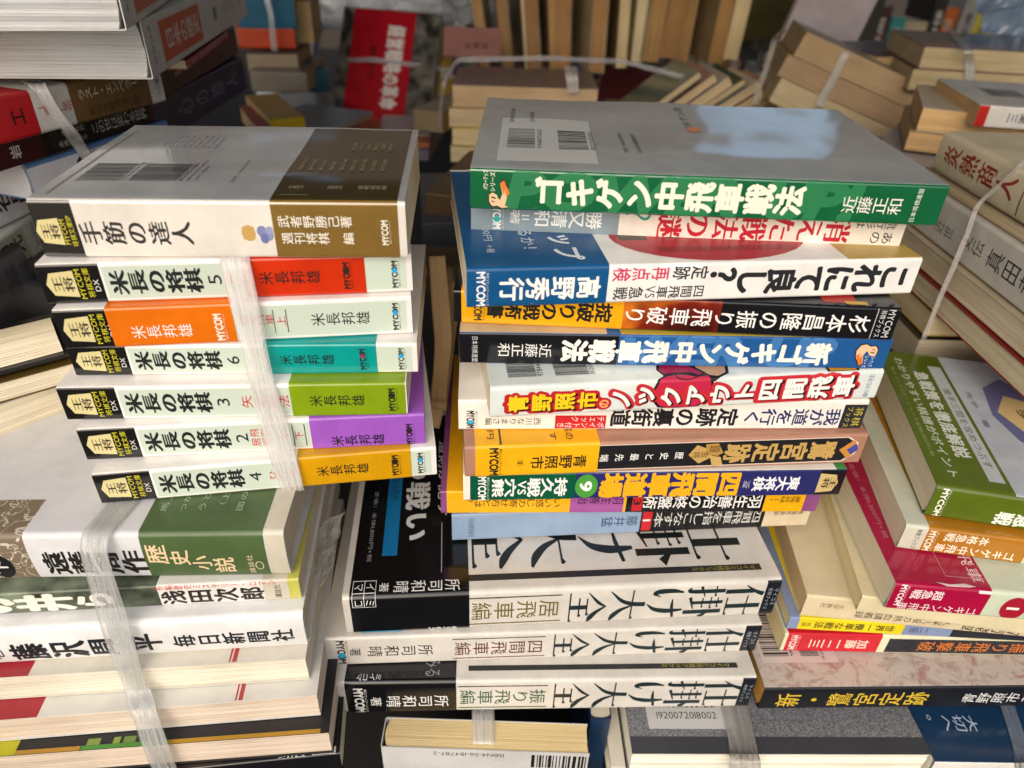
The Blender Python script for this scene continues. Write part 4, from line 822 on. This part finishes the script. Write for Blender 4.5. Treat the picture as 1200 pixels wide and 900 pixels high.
ul2('thin red book squeezed under the white volumes with orange labels', (222, 82), (268, 46), -82, 5.5, '#8e1526', [('t', '赤い本の物語の', 205, 262, .5, .6, '#c98a90', 0)])

# ------------------------------------------------------------------ notebook and cream blocks behind the left bundle
book('paperback_book', 'cream page block lying on the grey cover at the left edge', pose_px((-56, 533), (98, 474), -217, 105), 105, 16, '#d8cfc0', 'cover', face='fore', page='#f0e6cc', group='books at the left edge')
book('paperback_book', 'second cream page block directly under the black diary', pose_px((-60, 490), (94, 446), -200.5, 105), 105, 10.5, '#5d4a20', 'cover', face='fore', page='#f0e8d0', group='books at the left edge')
e, B = book('hardcover_book', 'black covered diary with thick cream pages and a black ribbon marker', pose_px((-60, 456), (84, 417), -187, 105), 105, 24, '#131315', 'gloss', face='fore', page='#f2ead2', hard=True, r=4, group='books at the left edge')
pts = [B.frame() @ (Vector((x, y, z)) * MM) for x, y, z in ((58, 60, 12.5), (60, 104, 12.), (64, 110, 6), (72, 112, -4), (80, 112, -20))]
o = ribbon('ribbon_marker', None, pts, 5, '#141416', 'matte', cat=None); o.parent = e; o.matrix_parent_inverse = B.frame().inverted()
for k_ in ('label', 'category'):
    if k_ in o: del o[k_]

# ------------------------------------------------------------------ pile at the right edge, spines and page edges to the left
GX = 'books in the pile at the right edge'
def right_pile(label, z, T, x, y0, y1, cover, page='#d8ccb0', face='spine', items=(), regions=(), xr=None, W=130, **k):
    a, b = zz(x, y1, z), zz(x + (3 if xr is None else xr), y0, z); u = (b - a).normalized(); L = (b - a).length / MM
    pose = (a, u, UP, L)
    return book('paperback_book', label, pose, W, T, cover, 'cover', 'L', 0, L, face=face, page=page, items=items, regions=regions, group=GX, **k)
right_pile('cream book with red brush title at the top of the right edge pile', -131, 25, 268, 275, 466, '#cdc2a6', items=[('t', '炎熱商人', 8, 84, .56, .5, '#8e2a22', 1.2, {'style': 'M'}), ('t', '深田祐介', 98, 168, .5, .44, '#2a2622', 1.0, {'style': 'M'}), ('r', 90, 91, .1, .9, '#5a5040')], r=3., bulge=1.5, page='#dccfae')
X1B = LAST[-1]
right_pile('thin buff book with red edge under the red titled one', -139, 7, 270, 285, 478, '#b39a80', face='fore', page='#d8c8a4')
right_pile('white book with big black print in the right edge pile', -168, 28, 266, 270, 470, '#c9c7c0', items=[('t', '近世', 30, 52, .4, .3, '#5a5a5a', .0), ('t', '史伝', 60, 84, .5, .36, '#3c3c3c', .0), ('t', '真田幸村', 88, 150, .5, .44, '#343434', .01)], r=2.)
X2B = LAST[-1]
right_pile('cream page block with dark red line below the white book', -184, 15, 262, 282, 470, '#b8aa90', face='fore', page='#d5c9ae')
right_pile('cream page block with red cover line lower in the right edge pile', -199, 14, 259, 300, 474, '#7c1c1e', face='fore', page='#d2c6a8')
right_pile('buff page block with yellow edge low in the right edge pile', -216, 16, 258, 398, 570, '#a08a3a', face='fore', page='#d2c29a')
right_pile('pale page block with black edge near the foot of the right edge pile', -240, 23, 254, 396, 580, '#2a2824', face='fore', page='#c9bfa6')
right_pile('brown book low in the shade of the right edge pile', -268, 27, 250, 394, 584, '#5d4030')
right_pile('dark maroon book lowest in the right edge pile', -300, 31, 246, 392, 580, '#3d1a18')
book('paperback_book', 'pink slip of a book end poking from the right edge pile', (zz(290, 372, -214.5), Vector((1, 0, 0)), UP, 24), 20, 4, '#e0b4bd', 'matte', page='#e8d9d4')

# ------------------------------------------------------------------ bundles farther back
def stack(base, Ls, W, gname, face='fore', jit=0.):
    """books of one bundle, one above the other along the bundle's own axis"""
    p, u, n, L = base; w_ = n.cross(u); z = 0.
    for i, (T, page, cover, label, extra) in enumerate(Ls):
        dx, dy = extra.get('dx', 0), extra.get('dy', 0)
        kw = {k: v for k, v in extra.items() if k not in ('dx', 'dy', 'dL')}
        book('pocket_book', label, (p + n * (z * MM) + u * (dx * MM) + w_ * (dy * MM), u, n, L + extra.get('dL', 0)), W, T, cover, kw.pop('kind', 'cover'), face=kw.pop('face', face), page=page, group=gname, **kw)
        z += T + .3
stack(pose_at(528, 190, 1, 146, y=752), [
    (17, '#d9c9a0', '#8a7a2c', 'lowest pocket book of the yellow edged bundle behind the green manual', {}),
    (18, '#e2cf9f', '#b8a02c', 'third pocket book down in the yellow edged bundle', {'dx': 2}),
    (19, '#d4bf98', '#b8a02c', 'second pocket book down in the yellow edged bundle', {'dx': -1}),
    (22, '#ccb08a', '#7d6a64', 'top pocket book of the yellow edged bundle, dusky cover', {'dx': 3})], 105, 'bundle of yellow edged pocket books')
GR1 = 'tilted bundle of pocket books at the upper right'
stack(pose_at(888, 132, -10, 138, y=800, tilt=-19), [
    (14, '#a68d6a', '#8d734e', 'lowest book of the tilted bundle at the upper right', {'dx': 16}),
    (25, '#c6b591', '#b3a07a', 'second book from below in the tilted bundle, lightest pages', {'dx': 4}),
    (22, '#ab9070', '#94794e', 'third book from below in the tilted bundle, tan pages', {'dx': -2}),
    (24, '#b09672', '#a3927a', 'topmost book of the tilted bundle at the upper right', {'dx': 3})], 105, GR1)
TB = LAST[-4:]
GR2 = 'flat bundle at the upper right corner'
stack(pose_at(1068, 106, -9, 190, y=760), [
    (20, '#bfae86', '#7a3a40', 'lower book of the flat bundle at the upper right corner', {'dx': -4}),
    (20, '#bfae88', '#24384a', 'upper book of the flat bundle, dark shiny cover with dusky pink strip', {'kind': 'gloss', 'regions': [(-5, 200, 1 + 96, 1 + 131, '#8a5a58')]})], 130, GR2)
FB = LAST[-2:]
stack(pose_at(1010, 120, 18, 128, y=830), [
    (22, '#c2a878', '#8a7450', 'lower book of the small dim stack between the right bundles', {}),
    (24, '#c9b184', '#3a2a3a', 'purple edged book of the small dim stack between the right bundles', {'dx': 4})], 105, 'small dim stack at the upper right')
GR3 = 'bar coded bundle at the right edge'
stack(pose_at(1062, 176, -22, 150, y=575), [
    (15, '#c8a674', '#a58a62', 'lower buff book under the bar coded white pocket book', {'dx': -2}),
    (17, '#d6b27c', '#c4b8a4', 'upper buff book under the bar coded white pocket book', {'dx': 2})], 105, GR3)
p, u, n, L = pose_at(1140, 148, -10, 148, y=545)
book('pocket_book', 'white pocket book with two bar codes and red corner at the right edge', (p, u, n, L), 105, 15, '#cfccc6', 'gloss', 'R', 0, 148, page='#d8b27c', group=GR3, regions=[(-1, 7, -.4, 1., '#b32a26')],
     marks=[('bar', 20, 46, 40, 70, 's', '#4a4a4e'), ('bar', 60, 86, 40, 70, 's', '#4a4a4e'), ('t', '太田蘭三', 20, 52, .5, .5, '#5a5a5e', .02)])
# page edges of a standing row in the middle distance
rnd = random.Random(4); x = -48.; k = 0
row = ['#b8915e', '#a98355', '#e0d2b0', '#a47c4e', '#c49a62', '#b08352', '#b58a58', '#d2b784', '#ddc999', '#e2d4ac', '#b08a56', '#a67c4a', '#a9824e', '#b08850', '#dfc99a']
wd = ['tan', 'brown', 'white', 'dark tan', 'amber', 'brownish', 'buff', 'straw', 'pale straw', 'cream', 'toffee', 'deep tan', 'nut brown', 'honey brown', 'palest']
for k, col in enumerate(row):
    T = rnd.choice((13, 15, 18)) if k < 10 else 21
    zb = -205 + 5 * k + rnd.uniform(-6, 6) if k < 10 else -160 + (k % 3) * 5
    book('pocket_book', f'standing pocket book with {wd[k]} page edges, ' + ('first at the left end of the row' if k == 0 else f'right after the {wd[k-1]} edged one'), standing(zz(x, 1120 + rnd.uniform(-14, 14), zb), 150 - rnd.choice((0, 0, 6, 12)), 'fore', lean=-7 + .9 * k + rnd.uniform(-2.2, 2.2), turn=4 + rnd.uniform(-7, 7)), 105, T, '#9a8260' if k % 3 else '#c9b68e', 'cover', page=col, group='row of standing pocket books', wav=.6)
    x += T + 3.4
# leaning red pocket book and what stands round it
book('pocket_book', 'red banded pocket book with bold white title leaning in the back', pose_at(396, 150, -6, 140, y=1060, roll=56, tilt=-2), 160, 34, mat('#57544c', 'photo'), 'cover', 'R', 0, 140, regions=[(16, 104, -.4, 160, '#b50f22')],
     items=[('l', '経営戦略の革命', 66, 92, 140, 22, '#efe6e2', .05), ('l', '新時代', 44, 54, 110, 60, '#5e0a12', .02)], page='#cbb68e')
book('paperback_book', 'tall white book leaning behind the red banded one', standing(at_y(372, 190, 1180), 215, 'cover', lean=9, turn=-12), 92, 26, '#c6cad8', 'gloss')
book('paperback_book', 'grey white book standing to the right of the red banded one', standing(at_y(500, 165, 1200), 190, 'cover', lean=4, turn=8), 70, 22, '#b9beba', 'cover', regions=[(60, 100, 30, 60, '#6a6e66'), (0, 40, 25, 60, '#7d8078')])
book('pocket_book', 'dusty pink card covered book on the yellow edged bundle', pose_at(520, 68, 2, 66, y=900, roll=48), 36, 6, '#9a6a62', 'matte', items=[('t', '新書版', 24, 52, 14, 9, '#3a2624', .01)], ori='H')
# blue and orange books tied at the upper left gap
GB = 'small bundle in the upper left gap'
for (lab, px, py, yy, yaw, L_, W_, T_, cv, extra) in (
    ('blue backed book at the top of the small bundle in the upper left gap', 281, 34, 930, 9, 66, 120, 42, '#0d5878', {}),
    ('orange backed book under the blue one in the upper left gap', 281, 57, 930, 9, 66, 120, 24, '#b83c14', {}),
    ('cream book under the orange one in the upper left gap', 292, 86, 925, 6, 60, 110, 22, '#8a7a66', {}),
    ('grey block of a book below the cream one in the gap', 296, 108, 900, 3, 66, 110, 24, '#6d665a', {}),
    ('silver blue magazine lying in the gap behind the left bundle', 250, 170, 700, -16, 88, 170, 5, '#7d8794', {}),
    ('yellow paperback half hidden in the gap behind the left bundle', 322, 176, 730, 30, 34, 120, 30, '#b89a0c', {}),
    ('red sliver of a book beside the yellow paperback', 306, 172, 715, 28, 12, 110, 16, '#a31c1c', {}),
    ('teal book in the dark gap beyond the bundle', 330, 110, 940, 20, 60, 100, 26, '#0f4a5c', {}),
    ('brown paged book with buff edges next to the blue backed book', 326, 50, 960, 8, 44, 100, 46, '#7a5c3a', {'face': 'fore'})):
    book('paperback_book', lab, pose_at(px, py, yaw, L_, y=yy), W_, T_, cv, 'cover', page='#b59a6c', group=GB, r=2.5, **extra)
# far shelf: red and black boxes, olive book, booklet with bar code
GF = 'books on the far shelf'
for (lab, px, py, yy, L_, W_, T_, cv, tn) in (
    ('red book facing out on the far shelf', 826, 66, 1500, 170, 130, 20, '#a8240f', 4), ('charcoal book beside the red one on the far shelf', 884, 70, 1490, 170, 60, 20, '#3a3a3e', 4),
    ('second red book beyond the charcoal one on the far shelf', 816, 120, 1420, 60, 190, 30, '#6e0e0e', 2), ('green spined book low on the far shelf', 838, 140, 1180, 60, 30, 26, '#5d8a1c', 0),
    ('olive book lying slanted at the top right of the middle', 920, 40, 1320, 80, 150, 30, '#5a5220', -6), ('white booklet leaning by the tilted bundle', 985, 80, 1120, 105, 105, 10, '#b9aeb2', 14),
    ('grey paper stack far back behind the white booklet', 1010, 60, 1400, 150, 200, 40, '#4a4844', 0), ('black backed book far back in the middle', 560, 40, 1500, 160, 260, 30, '#3a4038', 3)):
    book('paperback_book', lab, standing(at_y(px, py, yy), L_, 'cover', lean=tn), W_, T_, cv, 'cover', group=GF, page='#b8a67e')
# thin magazines leaning to the right of the yellow edged bundle
GM = 'thin magazines leaning in the middle distance'
for k, (cn, col) in enumerate((('grey green', '#6c7668'), ('dusty pink', '#a8807a'), ('pale grey', '#b4b2ac'), ('bottle green', '#2f5240'), ('ivory', '#cfc6b0'), ('brick red', '#8e2c26'), ('mint', '#8fae9a'), ('tan', '#9a7c58'), ('white', '#c8c6c2'), ('crimson', '#a01c2c'))):
    book('magazine', cn + ' thin magazine leaning behind the green spined manual', standing(at_y(712 + k * 15.5, 128 + k * .8, 905 + 6 * k), 96, 'fore', lean=52 + k, turn=6), 90, 7 + (k % 3) * 2, col, 'gloss', page='#c9b48c', group=GM)
for (lab, px, py, yy, yaw, L_, W_, T_, cv) in (
    ('orange and white flat paperback under the red banded pocket book', 408, 176, 850, 4, 96, 110, 10, '#b8642a'), ('violet grey flat paperback under the red banded pocket book', 404, 184, 845, -3, 100, 120, 12, '#6a6478'),
    ('white flat paperback on the violet grey one in the back', 446, 166, 880, 8, 60, 100, 8, '#b9b4b0'), ('cream flat book in the dim gap left of the yellow edged bundle', 486, 152, 800, -20, 34, 90, 22, '#8f7f62'),
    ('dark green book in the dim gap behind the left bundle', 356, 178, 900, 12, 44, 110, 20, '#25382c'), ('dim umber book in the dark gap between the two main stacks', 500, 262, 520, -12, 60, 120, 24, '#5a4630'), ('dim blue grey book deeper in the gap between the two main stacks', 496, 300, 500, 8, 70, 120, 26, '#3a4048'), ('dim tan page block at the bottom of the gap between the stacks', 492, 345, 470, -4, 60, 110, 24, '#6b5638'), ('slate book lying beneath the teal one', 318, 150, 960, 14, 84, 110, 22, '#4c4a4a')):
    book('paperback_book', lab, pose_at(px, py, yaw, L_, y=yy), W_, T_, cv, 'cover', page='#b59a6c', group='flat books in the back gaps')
# loose covers on the floor of books right of the green manual
for (lab, px, py, yy, yaw, L_, W_, T_, cv) in (('lilac grey booklet lying beyond the right end of the green manual', 1010, 190, 560, -34, 90, 130, 4, '#a9a2a6'), ('yellow edged booklet under the lilac grey one', 1050, 205, 545, 40, 60, 80, 4, '#b8982c'),
    ('buff slab of a book beneath the lilac grey booklet', 1000, 220, 570, -24, 110, 120, 16, '#a48d68')):
    book('paperback_book', lab, pose_at(px, py, yaw, L_, y=yy), W_, T_, cv, 'cover', page='#c4a878', group='loose booklets at the upper right')
# spines of a long row on the far back shelf
GS = 'spines on the far back shelf'
x = -330.; rnd = random.Random(21)
for cn, col in zip('ash,terracotta,navy,ivory,mustard,plum,sage,scarlet,sand,teal,charcoal,peach,olive drab,sky blue,burgundy,buff,forest green,lavender,rust,cream,slate blue,ochre,rose,steel grey,chocolate,lime,white,indigo,coral,khaki,maroon,turquoise,beige,black,orange,dove grey,lemon,wine red,stone,cobalt'.split(','),
    '#9a9890,#a8583c,#26305a,#d2cab4,#b8902a,#5a2c50,#8a9a80,#b02420,#c4a87c,#1f6a70,#3a3a3c,#cf9a7c,#5c5a2c,#7ea4c4,#5e1420,#bfa274,#24482e,#948ab0,#8a4420,#d8ccaa,#4a5a78,#a8782c,#b8787c,#7c8084,#4a3020,#8aa02c,#d6d4ce,#2c2a5c,#cc6a50,#8a8258,#521818,#2f9a98,#c8b494,#1c1c1e,#c8681c,#a4a29e,#c8b83c,#701c28,#a8a294,#22489a'.split(',')):
    T_ = rnd.choice((26, 32, 38, 44, 50)); hh = rnd.choice((182, 190, 210, 228))
    book('paperback_book', cn + ' spined book standing on the far back shelf', standing(zz(x, 1720 + rnd.uniform(-8, 8), -350 + hh), hh, 'spine', lean=rnd.uniform(-2, 2)), 130, T_, col, 'cover', 'L', 0, hh, group=GS, page='#b8a67e',
         items=[('t', rnd.choice(('日本の名著', '世界の旅', '歴史読本', '近代文学', '推理小説', '料理の本', '山の歌', '昭和史')), hh * .1, hh * .62, .5, .5, '#e6e0d2' if sum(lin(col)) < .9 else '#2a2624', .02), ('r', hh * .8, hh * .83, .0, 1., '#d8d0bc')])
    x += T_ + 1.5
# crumpled carrier bag at the back
def sheet(name, label, cat, P0, U, V, nu, nv, amp, mt, seed, sag=0.):
    vs, fs = [], []
    N = U.cross(V).normalized()
    for j in range(nv + 1):
        for i in range(nu + 1):
            a, b = i / nu, j / nv; q = Vector((a * 3 + seed, b * 3, seed)); d = noise.fractal(q, .9, 2.1, 4) * amp + noise.noise(q * 3.1) * amp * .5
            vs.append(P0 + U * a + V * b + N * (d + sag * math.sin(math.pi * a) * math.sin(math.pi * b)))
    for j in range(nv):
        for i in range(nu): a = j * (nu + 1) + i; fs.append([a, a + 1, a + nu + 2, a + nu + 1])
    me = bpy.data.meshes.new(name); me.from_pydata(vs, [], fs); me.materials.append(mt); me.update()
    o = bpy.data.objects.new(name, me); C.objects.link(o); tag(o, label, cat)
    so = o.modifiers.new('thickness', 'SOLIDIFY'); so.thickness = .0004; return o
sheet('carrier_bag', 'crumpled white plastic carrier bag at the top of the picture', 'bag', at_y(365, 40, 1260), Vector((.26, .03, .02)), Vector((0, .1, .16)), 40, 30, .03, mat('#d3d6dc', 'gloss'), 3)
sheet('paper_bag', 'grey white plastic bag over the standing row of pocket books', 'bag', at_y(520, 42, 1150), Vector((.27, -.02, .03)), Vector((-.02, .14, .1)), 36, 24, .03, mat('#a9adb0', 'gloss'), 9)
sheet('plastic_bag', 'blue grey plastic bag at the upper right corner', 'bag', at_y(1148, 40, 980), Vector((.16, -.01, .0)), Vector((0, .08, .09)), 26, 18, .02, mat('#7f93ad', 'gloss'), 14, sag=.03)
# brown paper strips and crumpled film in the gap between the two stacks
GP = 'brown paper strips in the gap'
for i, (q, lab) in enumerate((([(512, 300, 330), (520, 400, 318), (514, 470, 312)], 'brown paper strip hanging nearest the left bundle'), ([(530, 330, 345), (522, 420, 325), (513, 480, 314)], 'brown paper strip crossing the gap between the stacks'), ([(521, 315, 360), (526, 370, 345), (512, 470, 316), (505, 500, 312)], 'brown paper strip behind the other two in the gap'))):
    ribbon('paper_strip', lab, [at_y(x_, y_, d_) for x_, y_, d_ in q], 9, '#9a7e56', 'matte', cat='paper strip', group=GP, seed=i)
sheet('plastic_film', 'crumpled clear film tucked beside the lower left stack', 'film', at_y(352, 700, 236), Vector((.012, .012, .0)), Vector((.004, .025, .024)), 14, 14, .009, mat('#d8d4cc', 'film'), 5)
o = ribbon('ribbon_marker', None, [at_y(356, 728, 240), at_y(372, 730, 233), at_y(380, 752, 222), at_y(374, 790, 216)], 5, '#b3121e', 'matte', cat=None, seed=3)
o.parent = EW; o.matrix_parent_inverse = BW.frame().inverted()

# ------------------------------------------------------------------ packing straps
def front(px, py, y): return at_y(px, py, y)
ST = 'white plastic packing straps'
def taut(P):
    """keeps only the points a tight strap would touch (the hull towards the viewer)"""
    H = []
    for p in P:
        while len(H) > 1:
            a, b = H[-2], H[-1]; f = (b.z - a.z) / ((p.z - a.z) or 1e-9)
            if b.y > a.y + (p.y - a.y) * f - 1e-6 and 0 < f < 1: H.pop()
            else: break
        H.append(p)
    return H
ribbon('packing_strap', 'broad white plastic strap round the left bundle of pocket books', [on(LB[0], 274, 300, -14), on(LB[0], 274, 301, .0)] + taut([on(LB[1], 277, 307, 1.6), on(LB[1], 284, 344, 1.6), on(LB[2], 288, 360, 1.6), on(LB[2], 296, 400, 1.6), on(LB[3], 301, 418, 1.6), on(LB[3], 306, 438, 1.6), on(LB[4], 312, 462, 1.6), on(LB[4], 320, 489, 1.6), on(LB[5], 325, 505, 1.6), on(LB[5], 333, 530, 1.6), on(LB[6], 337, 548, 1.6), on(LB[6], 344, 573, 1.6)]) + [on(LB[6], 345, 578, -1), on(LB[6], 346, 582, -14)], 11, '#f3efec', seed=2, group=ST)
ribbon('packing_strap', 'dull plastic strap down the lower left stack', [on(LL[0], 150, 585, .6, 'top'), on(LL[0], 122, 618, .6, 'top'), on(LL[0], 116, 626, 2.4, 'top')] + taut([on(LL[0], 114, 632, 4.6), on(LL[0], 115, 642, 3.2), on(LL[0], 120, 668, 2.6), on(LL[1], 127, 690, 2.), on(LL[2], 140, 730, 3.), on(LL[2], 150, 765, 3.), on(LL[3], 156, 788, 1.8, 'fore'), on(LL[3], 163, 806, 1.8, 'fore'), on(LL[4], 170, 826, 1.8, 'fore'), on(LL[4], 178, 852, 1.8, 'fore'), on(LL[5], 186, 875, 1.8, 'fore'), on(LL[5], 198, 898, 1.8, 'fore'), on(LL[5], 206, 925, 1.8, 'fore')]) + [on(LL[5], 207, 930, 1.8, 'fore')], 12, '#cfd0cd', seed=7, group=ST)
ribbon('packing_strap', 'white cord strap over the brown and white pocket book at upper left', [on(U4, 34, 97, .6, 'top'), on(U4, 42, 100, 2.6), on(U4, 50, 116, 2.6), on(U4, 62, 135, 2.2), on(U4, 78, 152, 2.2), on(U5, 86, 168, 3), on(U5, 94, 178, 3), on(U6, 104, 194, 3), on(U6, 116, 212, 3)], 8, '#e6e4e6', seed=5, group=ST)
ribbon('packing_strap', 'white strap over the standing buff page edges', [at_z(566, 832, -349.6), at_z(567, 871, -349.6), at_z(567, 873, -350.5), at_y(567, 910, 201)], 11, '#efece4', seed=8, group=ST)
ribbon('packing_strap', 'wide clear strap across the grey granite cover', [at_z(858, 820, -349.5), at_z(872, 880, -349.4), at_y(873, 890, 190), at_y(872, 915, 190)], 15, '#b9b6ae', seed=9, group=ST)
ribbon('packing_strap', 'strap across the dark blue cover at the bottom right', [at_z(1176, 815, -351.5), at_z(1200, 888, -351.5), at_y(1202, 910, 186)], 8, '#8f9aa8', seed=10, group=ST)
ribbon('packing_strap', 'narrow strap down the tilted bundle at the upper right', [on(TB[3], 1012, 50, 1, 'top'), on(TB[3], 992, 60, 1.5, 'fore'), on(TB[3], 984, 76, 1.5, 'fore'), on(TB[2], 976, 92, 1.8, 'fore'), on(TB[1], 966, 110, 1.5, 'fore'), on(TB[1], 958, 126, 1.5, 'fore')], 9, '#e4e0da', seed=11, group=ST)
ribbon('packing_strap', 'narrow strap at the left end of the tilted bundle', [on(TB[3], 918, 36, 1, 'top'), on(TB[3], 908, 44, 1.8, 'fore'), on(TB[2], 900, 72, 2.4, 'fore'), on(TB[1], 890, 100, 2.4, 'fore'), on(TB[1], 884, 122, 2.4, 'fore')], 6, '#c9c2b6', seed=12, group=ST)
ribbon('packing_strap', 'white strap over the flat bundle at the upper right corner', [on(FB[1], 1100, 22, .8, 'top'), on(FB[1], 1118, 42, .8, 'top'), on(FB[1], 1134, 62, .9, 'top'), on(FB[1], 1136, 72, 1.2, 'fore'), on(FB[0], 1136, 86, 1.4, 'fore'), on(FB[0], 1135, 96, 1.4, 'fore')], 9, '#dcdcd8', seed=13, group=ST)
ribbon('packing_string', 'thin white cord down the pile at the right edge', [on(X1B, 1215, 178, 1.5), on(X1B, 1180, 212, 1.5), on(X2B, 1152, 240, 4), on(X2B, 1143, 270, 4), on(X2B, 1132, 310, 7), on(X2B, 1120, 350, 10), on(X2B, 1108, 398, 14)], 3.2, '#dcd8d4', cat='cord', seed=14)
ribbon('packing_string', 'white cord over the yellow edged bundle behind the green manual', [at_y(514, 150, 760), at_y(520, 95, 748), at_y(535, 70, 765), at_y(640, 68, 790), at_y(730, 72, 830), at_y(840, 100, 850)], 5, '#cfcdd0', cat='cord', seed=15, side=UP)
ribbon('packing_string', 'white cord across the red banded pocket book', [at_y(396, 70, 1085), at_y(440, 70, 1060), at_y(500, 78, 1070), at_y(530, 84, 1080)], 6, '#d5d6dc', cat='cord', seed=16, side=UP)
ribbon('packing_string', 'white cord down the blue and orange books', [at_y(312, -5, 925), at_y(318, 20, 922), at_y(320, 45, 922), at_y(322, 60, 925)], 7, '#c9ccd2', cat='cord', seed=17)
ribbon('packing_strap', 'short white strap end on the yellow edged bundle', [at_y(668, 78, 770), at_y(670, 88, 748), at_y(672, 110, 748)], 12, '#e2dcd8', seed=18, group=ST)
ribbon('packing_string', 'bent white cord on the silver blue magazine', [at_y(296, 148, 650), at_y(318, 150, 640), at_y(336, 160, 630), at_y(340, 172, 622)], 5, '#c9ccd2', cat='cord', seed=19)
